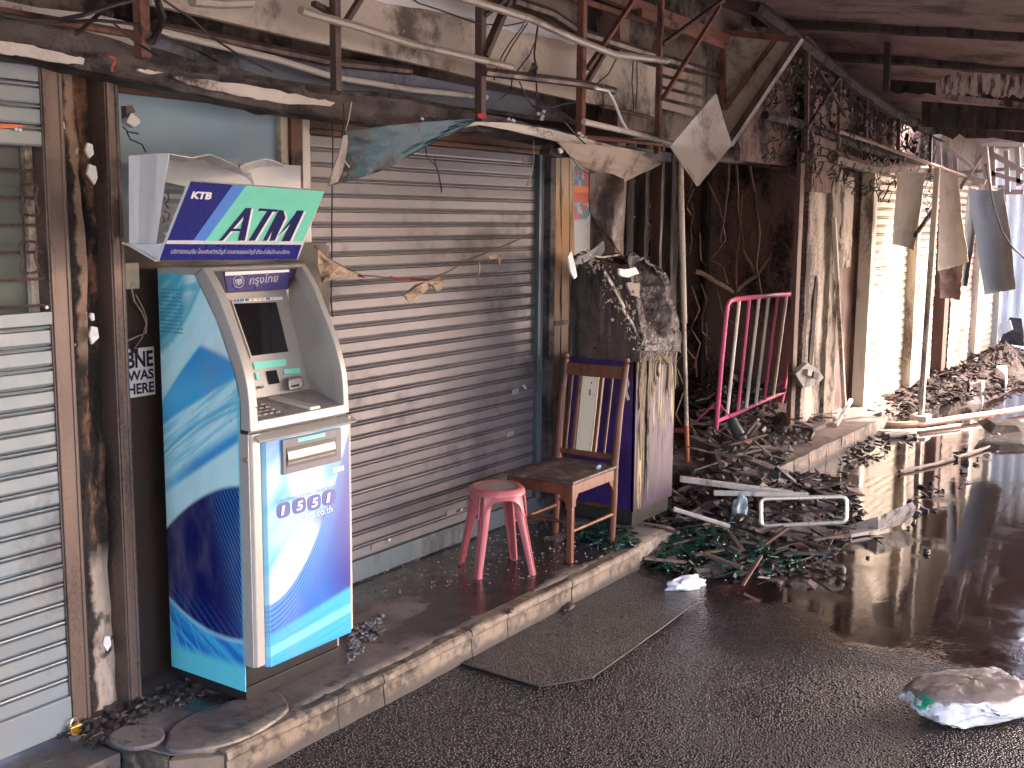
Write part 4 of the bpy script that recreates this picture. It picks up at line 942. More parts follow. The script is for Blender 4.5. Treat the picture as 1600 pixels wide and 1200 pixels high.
# bottom tray
b = MB(); b.slab([AX(200,381,XL2), AX(247,381,XL2)+Vector((0,0,.0)), S_(261,378,-.014), S_(249,405,-.014)], (0,0,-.004)); b.build('bottom_tray', whitem, bx)
b = MB(); tl = AX(193,381,XL2); tray = [tl, S_(248,407,-.016), S_(464,405,-.016), Vector((S_(464,405).x,tl.y+.1,tl.z)), Vector((tl.x+.1,tl.y+.1,tl.z))]
b.slab(tray, (0,0,.003)); b.build('bottom_tray', whitem, bx)
b = MB(); b.tube([AX(192,380,XL2-.002), AX(200,382,XL2-.002), S_(243,407,-.012), S_(249,407,-.012), S_(262,376,-.012)], .004, 6); b.build('tray_edge', whitem, bx)

# ================================================================== CHAIR
chairw = grimy('reddish_brown_chair_wood', (.165,.055,.025), (.05,.02,.013), .4, .38, 0, 9, (1,1,.3), (.20,.10,.06), .001, .3, .12)
seatw = grimy('ash_covered_seat', (.085,.045,.033), (.25,.205,.18), .42, .5, 0, 9, (1,1,1), (.30,.24,.20), .003)
ch = empty('chair', (5.35, 3.23, 0), 'old reddish brown wooden chair with a cream centre splat facing the pink stool', 'chair')
LF = AZ(887,880); RF = AZ(787,856); LB = AZ(969,851); 
xF = (LF.x+RF.x)/2-.005; xB = 5.585; yN = 3.015; yW = 3.385; ZS = .445
def turned(p, q, r, name, mat=chairw):
    p = Vector(p); q = Vector(q); b = MB(); n = 14
    R_ = [r*(1-.18*math.exp(-((t-.12)/.05)**2)-.15*math.exp(-((t-.55)/.04)**2)) for t in [k/n for k in range(n+1)]]
    b.tube([p.lerp(q, k/n) for k in range(n+1)], R_, 10); return b.build(name, mat, ch, smooth=True)
for y in (yN, yW): b = MB(); b.bar((xF,y,-.003),(xF,y,.30),.032,.032); b.bar((xF,y,.299),(xF,y,ZS-.02),.042,.042); b.build('front_leg', chairw, ch, bevel=.005)
tops = []
for y, pt in ((yN,(979,562)),(yW,(885,560))):
    top = AY(*pt, y*.97+.09 if y < 3.2 else y-.05); top.z = 1.0; tx = 5.66
    yt = AX(*pt, tx).y
    b = MB(); P = [(xB-.015,y,-.003),(xB,y,.25),(xB,y,ZS),(xB+.03,(y+yt)/2,.75),(tx,yt,1.0)]
    b.tube(P, [.017,.020,.022,.019,.017], 10); b.tube([(tx,yt,1.0),(tx,yt,1.008),(tx,yt,1.02),(tx,yt,1.034),(tx,yt,1.040)], [.010,.014,.019,.015,.004], 10); b.build('back_post', chairw, ch, smooth=True)
    tops.append(Vector((tx, yt, 1.0)))
TN, TW = tops
def bk_(t, z):  # point in the leaning back plane, t 0 = near post, 1 = wall post
    f = (z-ZS)/(1.0-ZS); n = Vector((xB, yN, ZS)).lerp(TN, f); w_ = Vector((xB, yW, ZS)).lerp(TW, f); return n.lerp(w_, t)
b = MB(); b.slab([bk_(.03,.985)+Vector((-.009,0,0)), bk_(.97,.985)+Vector((-.009,0,0)), bk_(.97,.915)+Vector((-.009,0,0)), bk_(.03,.915)+Vector((-.009,0,0))], (.018,0,0)); b.build('top_rail', chairw, ch, bevel=.004)
b = MB(); b.bar(bk_(.03,.485), bk_(.97,.485), .022, .03); b.build('lower_rail', chairw, ch, bevel=.003)
for t_, wd in ((.20,.013),(.37,.022),(.745,.018),(.87,.012)):
    b = MB(); b.bar(bk_(t_,.49), bk_(t_,.92), wd, wd, up=(0,1,0)); b.build('spindle', chairw, ch, bevel=.003)
b = MB(); b.slab([bk_(.425,.49), bk_(.70,.49), bk_(.70,.918), bk_(.425,.918)], (.010,0,0)); spl = b.build('splat', plain('cream_splat_paint', (.90,.79,.58), .5), ch, bevel=.002)
for t_, z0, z1 in ((.535,.875,.885),(.545,.81,.845)): b = MB(); b.slab([bk_(t_-.012,z0)+Vector((-.001,0,0)), bk_(t_+.008,z0)+Vector((-.001,0,0)), bk_(t_+.012,z1)+Vector((-.001,0,0)), bk_(t_-.006,z1)+Vector((-.001,0,0))], (-.001,0,0)); b.build('burn_mark', black, spl)
b = MB(); b.slab([(xF-.03,yN-.03,ZS-.022),(xB+.02,yN-.018,ZS-.022),(xB+.02,yW+.018,ZS-.022),(xF-.03,yW+.03,ZS-.022)], (0,0,.020)); b.build('seat', seatw, ch, bevel=.006)
for a, c_ in (((xF,yN),(xB,yN)),((xF,yW),(xB,yW)),((xF,yN),(xF,yW)),((xB,yN),(xB,yW))):
    b = MB(); b.bar((*a,ZS-.055),(*c_,ZS-.055),.018,.058); b.build('apron', chairw, ch, bevel=.002)
    d_ = (Vector((*c_,0))-Vector((*a,0))).normalized(); 
    for P, s in ((a,1),(c_,-1)):
        p = Vector((*P, 0))+d_*s*.018; off = Vector((d_.y,-d_.x,0))*.006
        b = MB(); b.slab([p+Vector((0,0,ZS-.083))+off, p+Vector((0,0,ZS-.15))+off, p+d_*s*.02+Vector((0,0,ZS-.115))+off, p+d_*s*.035+Vector((0,0,ZS-.107))+off, p+d_*s*.05+Vector((0,0,ZS-.083))+off], -off*2); b.build('bracket', chairw, ch)
turned((xF+.01,yN,.165),(xB-.01,yN,.165),.011,'stretcher'); turned((xF+.01,yW,.165),(xB-.01,yW,.165),.011,'stretcher'); turned((xF,yN+.01,.215),(xF,yW-.01,.215),.010,'stretcher'); turned((xB,yN+.01,.20),(xB,yW-.01,.20),.010,'stretcher')
c0 = AZ(934,731,ZS+.006); b = MB(); b.tube([c0, c0+Vector((.035,.01,.002))], .009, 8); tag(b.build('lighter', plain('pale_blue_plastic', (.45,.65,.75), .3)), 'small pale blue lighter lying on the brown chair seat', 'lighter')

# ================================================================== PINK STOOL
stp = grimy('pink_plastic', (.50,.13,.145), (.27,.085,.085), .30, .36, 0, 6, (1,1,.5), (.45,.2,.18), .0006, .1, .06, fine=.3)
stt = grimy('ash_on_pink_plastic', (.34,.275,.26), (.48,.12,.14), .38, .6, 0, 16, (1,1,1), (.22,.18,.17), .002)
F = [AZ(718,880), AZ(745,905), AZ(835,898)]
fd = F[0]-F[1]; F.append(F[2]+fd)
cen = sum(F, Vector())/4; cen.z = 0
so = empty('stool', cen, 'faded pink plastic stool with ash on its round top', 'stool')
ZT = .440
ang0 = math.atan2((F[1]-cen).y, (F[1]-cen).x)
def rr(q, r, sq):   # rounded square radius
    a = q-ang0; c_, s = abs(math.cos(a*1)), abs(math.sin(a*1)); return r*(1+sq*(abs(math.cos(2*a))-.6))
def ringp(r, z, sq, n=48): return [cen+Vector((rr(2*math.pi*k/n, r, sq)*math.cos(2*math.pi*k/n), rr(2*math.pi*k/n, r, sq)*math.sin(2*math.pi*k/n), z)) for k in range(n)]
b = MB(); n = 48; rings = [ringp(.0005,ZT-.004,0), ringp(.05,ZT-.004,0), ringp(.105,ZT-.003,0), ringp(.112,ZT+.002,.02), ringp(.132,ZT+.001,.05), ringp(.142,ZT-.008,.08), ringp(.147,ZT-.030,.10), ringp(.143,ZT-.032,.10), ringp(.125,ZT-.012,.05), ringp(.0005,ZT-.012,0)]
for R_ in rings: b.v += R_
for i in range(len(rings)-1):
    for k in range(n): b.f.append([i*n+k, i*n+(k+1)%n, (i+1)*n+(k+1)%n, (i+1)*n+k])
b.build('stool_top', stp, so, smooth=True)
b = MB(); b.v += rings[0]+[p+Vector((0,0,.002)) for p in ringp(.104, ZT-.001, 0)]; b.v += [p+Vector((0,0,.003)) for p in rings[0]]
b = MB(); b.slab([p+Vector((0,0,.0035)) for p in ringp(.106, ZT-.006, 0)], (0,0,.0015)); b.build('ash_layer', stt, so)
for i, fo in enumerate(F):
    d_ = (fo-cen).normalized(); tn = Vector((-d_.y, d_.x, 0)); b = MB()
    # leg: U-shaped channel with ribs, tapering downwards
    secs = []
    for t_ in [k/10 for k in range(11)]:
        z = ZT-.016-(ZT-.016)*t_; r_ = .128+(((fo-cen).length+.004)-.128)*t_; wd = (.052-.021*t_)*(1.0+.35*math.exp(-(t_/.06)**1)); dp = .030-.010*t_
        c_ = cen+d_*r_; c_.z = z
        pts = [(-wd, -dp*1.1), (-wd, -dp*.4), (-wd*.72, 0), (-wd*.34, .003), (-wd*.28, -.003), (-wd*.10, -.003), (-wd*.05, .004), (wd*.05, .004), (wd*.10, -.003), (wd*.28, -.003), (wd*.34, .003), (wd*.72, 0), (wd, -dp*.4), (wd, -dp*1.1), (wd*.86, -dp*1.1), (wd*.62, -.006), (-wd*.62, -.006), (-wd*.86, -dp*1.1)]
        secs.append([c_+tn*(a*.62)+d_*q for a, q in pts])
    m = len(secs[0])
    for s in secs: b.v += s
    for k in range(len(secs)-1):
        for j in range(m): b.f.append([k*m+j, k*m+(j+1)%m, (k+1)*m+(j+1)%m, (k+1)*m+j])
    b.f.append(list(range((len(secs)-1)*m, len(secs)*m))); b.build('leg', stp, so, smooth=True)
for i in range(4):      # arched skirt between legs
    a, c_ = F[i], F[(i+1)%4]; b = MB(); da = (a-cen).normalized(); dc = (c_-cen).normalized()
    def sk(u, v):
        q = da.lerp(dc, .08+.84*u).normalized(); arch = (abs(u-.5)*2)**3.0
        z = ZT-.020-v*(.028+.095*arch); rad = .133+.018*v+.016*arch-.006*(1-abs(u-.5)*2)
        return cen+q*rad+Vector((0,0,z))
    b.closed_sheet(sk, 20, 4, (-(da+dc).normalized())*.004); b.build('skirt', stp, so, smooth=True)

# ================================================================== gap between the shutter and the burnt machine
b = MB(); b.closed_sheet(lambda u, v: (5.95+.75*u, 3.80+.03*MN.noise(Vector((u*5, 1, v*9))), -.03+2.4*v), 12, 30, (0,.1,0))
tag(b.build('side_wall', wallblack, smooth=True), 'black burnt wall strip behind the plank post and the purple machine', 'wall')
b = MB(); xa = AY(858,450,3.70).x; xb = AY(850,450,3.70).x; b.box((xb,3.66,-.02),(xa,3.74,2.16)); tag(b.build('door_post', charbeam), 'black door post right of the blue grey guide rail', 'post')
pk = empty('plank_post', (AY(875,600,3.68).x, 3.68, 0), 'heat-stained yellow brown plank post left of the purple machine', 'plank post')
xs = [AY(p, 500, 3.68).x for p in (862,872,884,891)]
zk = AY(880,238,3.68).z
for i in range(3):
    b = MB(); b.closed_sheet(lambda u, v: (xs[i]+.001+(xs[i+1]-xs[i]-.002)*u+.008*MN.noise(Vector((v*5, 2, 1)))+.02*(v-.5), 3.68-.004*i-.02*math.sin(v*3+.3)+.006*MN.noise(Vector((v*9, i, 1))), -.02+(zk+.02)*v), 2, 40, (0,.02,0)); b.build('plank', plankm, pk)
for z in (.69, 1.15): MB().box((xs[0],3.655,z),(xs[3],3.667,z+.03)).build('batten', charbeam, pk)
def postm():
    M = Mat('burnt_poster'); a = M.noise(14, 4, .5, (1,1,1), 2); b_ = M.noise(9, 3, .5, (1,1,1), 8)
    k = M.mix(a.ss(.47, .50), (.30,.33,.36), (.07,.15,.22)); k = M.mix(b_.ss(.54, .56), k, (.45,.03,.06)); k = M.mix(b_.ss(.40, .37), k, (.06,.035,.16)); k = M.mix(a.ss(.58, .60), k, (.07,.17,.13))
    k = M.mix((M.z-1.945).abs().ss(.052, .050), k, M.mix((M.z-1.955).ss(0, .004), (.42,.06,.02), (.62,.14,.02)))
    k = M.mix(M.z.ss(1.80, 1.78), k, (.32,.34,.36)); k = M.mix(M.noise(6, 5, .6, (1,1,1), 5).ss(.55, .68)*.8, k, (.02,.015,.015))
    return M.set(k, .5)
b = MB(); b.box((AY(853,300,3.74).x,3.745,AY(870,405,3.74).z),(AY(924,300,3.74).x,3.75,AY(870,248,3.74).z)); tag(b.build('poster', postm()), 'red, blue and orange poster half hidden behind the plank post', 'poster')

# ================================================================== BURNT PURPLE MACHINE
def purpm():
    M = Mat('purple_paint_with_heat_runs'); a = M.noise(6, 6, .6, (1,1,.4)); b_ = M.noise(60, 4, .6, (1,1,.04)); c = M.noise(22, 4, .6, (1,1,.10), 4)
    k = M.mix(a.ss(.4, .7), (.045,.020,.17), (.022,.009,.07))
    front = M.y.ss(3.085, 3.075); kf = M.mix(a.ss(.35, .62), (.052,.022,.06), (.020,.008,.030)); k = M.mix(front, k, kf)
    k = M.mix((M.z+(a-.5)*.25).ss(.92, 1.06), k, (.018,.012,.012))
    run = (b_*.55+c*.45).ss(.52, .56)*(M.z+(c-.5)*.9).ss(.45, .72)*front
    edge = (M.x-5.985).abs().ss(.040, .018)*b_.ss(.42, .5)*M.z.ss(.05, .18)*front
    k = M.mix(run.max(edge), k, (.50,.37,.20)); k = M.mix(M.z.ss(.11, .095), k, (.03,.026,.022))
    return M.set(k, .42, 0, run.max(edge)*2+a, .7, .008)
def meltm():
    M = Mat('melted_charred_casing'); a = M.noise(7, 7, .65); b_ = M.noise(24, 5, .6, (1,1,.45), 3); c = M.noise(70, 3, .6)
    k = M.mix(b_.ss(.40, .64), (.085,.060,.052), (.018,.014,.014)); k = M.mix(a.ss(.55, .62)*c.ss(.42, .55), k, (.30,.27,.245)); k = M.mix(b_.ss(.67, .71), k, (.55,.48,.38))
    return M.set(k, .4+(b_-.5)*.7, 0, a*2+b_+c*.4, 1, .014)
meltmat = meltm(); pm = purpm(); runm = grimy('dried_run', (.40,.30,.18), amt=.35)
m2 = empty('burnt_cash_machine', (6.17, 3.3, 0), 'melted and charred purple cash machine behind the wooden chair', 'cash machine')
X0, X1, Y0, Y1 = 5.93, 6.44, 3.078, 3.52
b = MB(); b.closed_sheet(lambda u, v: (X0, Y1+(Y0-Y1)*u, .02+1.03*v+.03*MN.noise(Vector((u*9, v*9, 1)))*(v > .98)), 12, 20, (.01,0,0)); b.build('side_panel', pm, m2)
def ff(u, v):
    z = .09+.93*v; drip = MN.noise(Vector((u*30, z*.8, 2)))
    return (X0+(X1-X0)*u, Y0-.008-.008*max(0, drip)*min(1, max(0, z-.3)*2)-.01*math.exp(-((u-.12)/.05)**2), z)
b = MB(); b.closed_sheet(ff, 90, 60, (0,.02,0)); b.build('front_door', pm, m2, smooth=True)
MB().box((X0+.02,Y0+.012,0),(X1-.01,Y1,.10)).build('plinth', black, m2)
MB().box((X0+.015,Y0+.02,.1),(X1-.02,Y1-.01,1.0)).build('cabinet', pm, m2)
PR = smoothpoly([(3.15,1.60),(3.16,1.55),(3.13,1.43),(3.08,1.28),(3.045,1.14),(3.045,1.0)], 5)
def upf(u, v):    # melted fascia
    f = (1-v)*(len(PR)-1); k = min(int(f), len(PR)-2); t_ = f-k; y = PR[k][0]*(1-t_)+PR[k+1][0]*t_; z = PR[k][1]*(1-t_)+PR[k+1][1]*t_
    x = X0+(X1-X0)*u; dn = math.sin(min(1, max(0, (v-.15)/.7))*3.14159)*math.sin(max(0,min(1,(u-.15)/.7))*3.14159)*.14
    n_ = MN.noise(Vector((x*8, z*8, 1)))*.028+MN.noise(Vector((x*24, z*18, 5)))*.016+MN.noise(Vector((x*60, z*50, 5)))*.007
    return (x, y+dn+n_, z+.02*MN.noise(Vector((x*12, 3, z*6)))-.22*max(0, v-.55)*max(0, u-.25)*2.0)
b = MB(); b.closed_sheet(upf, 56, 70, (0,.015,0)); b.build('melted_fascia', meltmat, m2, smooth=True)
b = MB(); b.closed_sheet(lambda u, v: (X0-.004+.008*MN.noise(Vector((u*7, v*9, 8))), Y1+(3.05+.10*max(0,v-.2)-Y1)*u, .98+.60*v-.05*u*v+.02*MN.noise(Vector((u*11, 1, v)))), 24, 34, (.015,0,0)); b.build('upper_side', grimy('scorched_side_skin', (.085,.055,.048), (.018,.013,.013), .45, .45, 0, 8, (1.4,1.4,.16), (.42,.34,.28), .005, .6), m2, smooth=True)
b = MB(); b.closed_sheet(lambda u, v: (X0+(X1-X0)*u, 3.14+(Y1-3.14)*v, 1.575-.18*max(0,u-.25)+.03*MN.noise(Vector((u*9, v*9, 2)))+.014*MN.noise(Vector((u*30, v*30, 2)))), 30, 20, (0,0,.012)); b.build('sagging_top', meltmat, m2, smooth=True)
ashw = grimy('burnt_silver_strip', (.36,.32,.28), (.05,.04,.035), .5, .5, .2, 14, (1,1,.5), (.3,.25,.2), .004)
for pts, r_ in (([(944,424),(955,442),(966,462),(976,482)], .013), ([(972,482),(988,505),(1000,533),(1008,552)], .011), ([(905,395),(940,402),(968,398)], .006)):
    b = MB(); P = [AY(*p, 3.075) for p in pts]
    for i in range(len(P)-1): b.bar(P[i], P[i+1], r_*1.8, r_*.5, up=(0,1,0))
    b.build('silver_strip', ashw, m2, bevel=.003)
for poly, mt in (([(964,420),(990,418),(996,428),(980,434),(966,430)], whitem), ([(977,442),(996,442),(997,466),(984,462)], rubl), ([(1005,540),(1030,536),(1050,543),(1040,550),(1020,549),(1004,548)], meltmat)):
    b = MB(); b.slab(ragged(poly, 3.06 if poly[0][0] < 1000 else 3.03, amp=2, seed=poly[0][0], sub=3), (0,-.012,.002)); b.build('melted_scrap', mt, m2)
for k in range(26):
    xx = X0+.02+rng.random()*(X1-X0-.03); zt_2 = 1.0+rng.uniform(-.02,.08); L = rng.uniform(.05,.30) if xx > X0+.15 else rng.uniform(.3,.9)
    b = MB(); n_ = 8; b.tube([(xx+.004*math.sin(i*1.3+k), Y0-.018-.003*math.sin(i), zt_2-L*i/n_) for i in range(n_+1)], [.005+.004*abs(math.sin(i*1.9+k)) for i in range(n_)]+[.002], 5); b.build('heat_run', runm, m2, smooth=True)
fit_text('small_print', 'CALL 24 HRS', AX(986,612,X0-.003)+Vector((0,.03,0)), (0,-.05,0), (0,0,.02), faint, m2, n=(-1,0,0)) if False else None
b = MB(); P = [AX(x, y, X0-.006) for x, y in ((984,590),(988,602),(994,612),(1000,616))]
b = MB(); b.strip([AX(x, y, X0-.005) for x, y in ((979,583),(984,600),(980,610),(984,624))], [AX(x, y, X0-.005) for x, y in ((976,583),(978,600),(974,612),(981,626))], (-.003,0,0)); b.build('peeling_flake', whitem, m2)
b = MB(); r5 = random.Random(51)
for k in range(170):
    t_ = r5.random(); px = 925+90*t_+r5.gauss(0, 9); py = 402+150*t_+r5.gauss(0, 10); yy = 3.05 if px < 975 else 3.03
    b.rock(AY(px, py, yy), (.002+.012*r5.random()**2, .004, .002+.014*r5.random()**2), r5)
for k in range(90): b.rock(AY(1000+r5.random()*58, 540+r5.random()*28, 3.02), (.002+.010*r5.random()**2, .004, .002+.010*r5.random()**2), r5)
for k in range(60): b.rock(AX(900+r5.random()*60, 400+r5.random()*18, X0-.004), (.003, .002+.010*r5.random()**2, .002+.010*r5.random()**2), r5)
b.build('ash_flakes', rubl, m2)['kind'] = 'stuff'
# dark bent sheet and crumpled flap above it
SHEET = 1
b = MB()
P = [(896,414,3.2),(905,402,3.1),(920,398,3.05),(936,386,3.05),(944,378,3.0),(945,390,3.02),(938,402,3.1),(924,404,3.15),(910,412,3.2)]
b.slab([AY(*p) for p in P], (0,.01,.006)); tag(b.build('crumpled_scrap', whitem), 'small crumpled white metal scrap on top of the burnt machine', 'scrap')
b = MB(); b.slab([AY(*p, 3.08) for p in ((888,400),(893,392),(899,415),(902,432),(898,436),(892,425))], (0,.01,0)); tag(b.build('crumpled_scrap', whitem), 'white curled strip at the upper left corner of the burnt machine', 'scrap')

def warped(rows, ysf, mat, name, lb, cat, ext=(0,.006,0), n=6):
    b = MB(); m = len(rows[0])
    def fn(u, v):
        fj = v*(len(rows)-1); j = min(int(fj), len(rows)-2); tv = fj-j; fi = u*(m-1); i = min(int(fi), m-2); tu = fi-i
        L = lambda a, c_, t_: (a[0]*(1-t_)+c_[0]*t_, a[1]*(1-t_)+c_[1]*t_)
        q = L(L(rows[j][i], rows[j][i+1], tu), L(rows[j+1][i], rows[j+1][i+1], tu), tv); return AY(q[0], q[1], ysf(u, v)+.006*MN.noise(Vector((u*9, v*9, 3))))
    b.closed_sheet(fn, (m-1)*n, (len(rows)-1)*n, ext); return tag(b.build(name, mat, smooth=True), lb, cat)
warped([[(922,272),(940,268),(958,272),(975,280)],[(921,305),(938,305),(955,308),(976,312)],[(922,330),(940,335),(958,345),(972,352)],[(935,352),(948,365),(960,378),(968,385)],[(950,372),(960,384),(968,395),(976,402)]], lambda u, v: 3.0+.05*math.sin(u*4+v*3), grimy('dark_burnt_sheet', (.075,.050,.042), (.018,.013,.012), .4, .45, 0, 7, (1,1,1), (.3,.25,.2)), 'hanging_sheet', 'dark brown bent sheet hanging above the burnt purple machine', 'sheet')
warped([[(968,310),(972,306)],[(962,335),(969,338)],[(960,365),(967,372)],[(963,388),(969,394)]], lambda u, v: 2.97, rubl, 'curled_strip', 'pale curled strip along the edge of the dark bent sheet', 'strip')
# dark posts between the machine and the recess
for i, (p0, p1, r_, m_, lb) in enumerate((((985,250),(985,420),.06,char,'charred square post behind the burnt purple machine'),((1008,250),(1012,470),.035,char,'thin black post just right of the charred square post'),((1030,240),(1035,560),.025,brownsteel,'narrow brown steel post near the recess edge'),((1046,236),(1058,640),.075,char,'thick black timber post at the left edge of the recess'))):
    y = 3.62; a = AY(*p0, y); c_ = AY(*p1, y); q = Vector(((a.x+c_.x)/2, y, -.02)); 
    b = MB(); b.closed_sheet(lambda u, v: (q.x-r_/1.2+u*r_*1.6, y+.012*MN.noise(Vector((v*9, i, u*3))), -.03+2.32*v), 6, 40, (0,.07,0)); tag(b.build('post', m_, smooth=True), lb, 'post')
# pale pole
G = AZ(1074,722,0); pt = AY(1063,268,G.y-.0)
pole = empty('pole', G, 'pale metal pole with a rusty orange foot standing in front of the dark recess', 'pole')
Tn = G+(pt-G)*1.03
b = MB(); b.tube([G.lerp(Tn, .48), Tn], .023, 10); b.build('upper_tube', creamp2, pole, smooth=True)
b = MB(); b.tube([G.lerp(Tn, .13), G.lerp(Tn, .48)], .016, 10); b.build('lower_tube', creamp2, pole, smooth=True)
b = MB(); b.tube([G, G.lerp(Tn, .13)], .017, 10); b.build('rusty_foot', plain('orange_rust', (.42,.13,.04), .6), pole, smooth=True)

# ================================================================== BURNT-OUT RECESS
b = MB(); b.closed_sheet(lambda u, v: (6.78+.03*MN.noise(Vector((u*9,v*9,0))), 3.62+3.6*u, -.05+3.4*v), 20, 16, (-.12,0,0)); tag(b.build('recess_wall', wallblack, smooth=True), 'black left side wall of the burnt-out shop recess', 'wall')
b = MB(); b.closed_sheet(lambda u, v: (10.95+.03*MN.noise(Vector((u*9,v*9,0))), 3.62+3.6*u, -.05+3.4*v), 20, 16, (.12,0,0)); tag(b.build('recess_wall', wallblack, smooth=True), 'black right side wall of the burnt-out shop recess behind the first cream pillar', 'wall')
b = MB(); b.closed_sheet(lambda u, v: (6.3+4.9*u, 7.1+.05*MN.noise(Vector((u*14,v*14,0))), -.05+3.4*v), 40, 30, (0,.15,0)); tag(b.build('recess_wall', wallblack, smooth=True), 'black back wall of the burnt-out shop recess', 'wall')
b = MB(); b.box((6.3,3.8,2.9),(11.2,7.2,3.0)); tag(b.build('recess_ceiling', wallblack), 'black ceiling of the burnt-out shop recess', 'ceiling')
lowwall = grimy('grey_low_wall', (.14,.10,.09), (.05,.035,.03), .4, .8, 0, 4)
b = MB(); P = [AY(*p, 5.6) for p in ((1085,523),(1255,530),(1255,640),(1085,640))]; b.slab([(P[0].x,5.6,P[0].z),(11.0,5.6,P[1].z),(11.0,5.6,-.05),(P[0].x,5.6,-.05)], (0,.1,0)); tag(b.build('low_wall', lowwall), 'low grey wall behind the pink barrier inside the recess', 'low wall')
# uprights in the dark
for i, (px, y, wd, lb) in enumerate(((1100,4.9,.10,'charred upright in the recess nearest the pale pole'),(1135,5.2,.07,'charred brown upright in the recess under the soffit panel'),(1170,5.4,.06,'thin charred upright in the middle of the recess'),(1200,5.0,.09,'charred upright in the recess left of the barrier top right corner'),(1228,5.3,.06,'thin charred upright at the right of the recess'))):
    c_ = AY(px, 400, y); b = MB(); b.bar((c_.x,y,-.03),(c_.x+.03,y,2.9), wd, wd*.6); tag(b.build('upright', doorbrown if i % 2 else char), lb, 'upright')
# burnt branches and cables
def squig(pts, y, r, mat, name, lb, cat, amp=.02):
    P = [AY(px, py, y+(k % 3)*.04) for k, (px, py) in enumerate(pts)]; Q = []
    for i in range(len(P)-1):
        for k in range(5):
            q = P[i].lerp(P[i+1], k/5); n_ = MN.noise_vector(q*4)*amp; Q.append(q+n_)
    Q.append(P[-1]); b = MB(); b.tube(Q, r, 6); return tag(b.build(name, mat, smooth=True), lb, cat)
squig([(1162,205),(1172,235),(1205,240),(1240,252),(1275,250),(1310,247)], 3.9, .017, wireb, 'cable', 'brown cable sagging across the top of the recess to the first cream pillar', 'cable')
squig([(1155,215),(1168,245),(1178,300),(1185,350),(1182,420),(1190,460)], 4.1, .016, wireb, 'cable', 'long brown cable hanging straight down the middle of the recess', 'cable')
squig([(1145,225),(1150,270),(1155,340),(1160,390),(1175,415),(1183,430),(1200,405),(1212,378)], 4.2, .017, wireb, 'branch', 'forked charred branch in the centre of the recess', 'branch')
squig([(1183,430),(1165,440),(1145,455),(1120,440),(1085,425)], 4.2, .022, wireb, 'branch', 'charred branch bending left above the barrier', 'branch')
squig([(1160,390),(1180,350),(1205,330),(1250,310),(1262,290)], 4.4, .010, wireb, 'cable', 'thin brown cable running up to the right inside the recess', 'cable')
squig([(1140,250),(1138,300),(1130,345),(1126,380)], 4.0, .010, wireb, 'cable', 'short brown cable at the left of the recess', 'cable')
squig([(1160,300),(1158,350),(1150,400),(1148,455),(1142,480)], 4.0, .012, rustred, 'cable', 'reddish cable hanging behind the left barrier post', 'cable')
squig([(1215,130),(1230,180),(1222,230)], 4.0, .012, char, 'cable', 'black cable hanging beside the soffit panel edge', 'cable')
b = MB(); r2 = random.Random(5)
for k in range(330):
    x = r2.uniform(6.7, 9.9); y = r2.uniform(4.2, 6.9); z = r2.uniform(.1, 2.8); p = Vector((x, y, z)); Q = [p]
    for j in range(r2.randint(3, 7)): p = p+Vector((r2.uniform(-.12,.12), r2.uniform(-.1,.1), -r2.uniform(.03,.22))); Q.append(p)
    b.tube(Q, r2.uniform(.003,.009), 4)
tag(b.build('tangled_wires', grimy('pale_scorched_wire', (.32,.20,.12), amt=.5)), 'tangle of burnt wires and twigs filling the dark recess', 'wire tangle', kind='stuff')

# ================================================================== BARRIER
br = empty('barrier', (9.75, 3.87, 0), 'pink crowd barrier with pale yellow bars leaning in front of the recess', 'barrier')
A0 = AZ(1119,682); B0 = AZ(1223,643)
dX = (B0-A0)
def bp(px, py):     # photo point on the barrier's own leaning plane
    tilt = Vector((.0,-.075,1.18)); n = dX.cross(tilt).normalized(); return AP(px, py, A0, n)
def bt(pts, r, nm, mat): b = MB(); b.tube([bp(*p) for p in pts], r, 8); return b.build(nm, mat, br, smooth=True)
bt([(1118,684),(1121,645),(1128,560),(1135,490),(1137,476),(1140,471),(1146,468),(1170,465),(1210,461),(1236,459.5),(1241,460),(1242,464),(1241,480),(1233,560),(1224,615),(1218,640)], .021, 'frame', pink)
bt([(1121,658),(1160,642),(1195,626),(1223,613)], .017, 'bottom_rail', pink)
for i, (xt, yt, xb_, yb_) in enumerate(((1155,470,1136,650),(1171,468,1153,643),(1186,466,1166,637),(1201,464,1181,632),(1215,463,1194,627),(1229,461.5,1208,621))):
    bt([(xt,yt),(xb_,yb_)], .016, 'bar', pink if i in (1, 4) else paley)
for c_, d_ in ((A0, 1), (B0, 1)):
    b = MB(); b.bar(c_+Vector((-.02,-.30,.02)), c_+Vector((-.02,.42,.02)), .035); b.build('foot', pink, br)
    for s in (-1, 1): b = MB(); b.bar(c_+Vector((0,s*.26,.03)), c_+Vector((0,0,.30)), .010); b.build('stay', pink, br)

# ================================================================== FAR SHOP FRONTS
def wallbox(name, px0, px1, y, z0, z1, mat, lb, cat, dep=.2, pyr=450, th=None):
    x0 = AY(px0, pyr, y).x; x1 = AY(px1, pyr, y).x
    b = MB(); b.closed_sheet(lambda u, v: (x0+(x1-x0)*u, y+.012*MN.noise(Vector((x0+u*4, 2, v*12))), z0+(z1-z0)*v), 10, 50, (0,dep,0)); return tag(b.build(name, mat, smooth=True), lb, cat)
fl = -.10
fp = empty('pillar', (10.1, 3.4, 0), 'tall cream plastered pillar with a long crack right of the barrier', 'pillar')
xA1 = AY(1258,450,3.40).x; xB1 = AY(1291,450,3.40).x
b = MB(); b.closed_sheet(lambda u, v: (xA1+(xB1-xA1)*u, 3.40+.012*MN.noise(Vector((u*5, 2, v*12))), -.1+2.42*v), 10, 60, (0,.05,0)); b.build('shaft', creamp, fp, smooth=True)
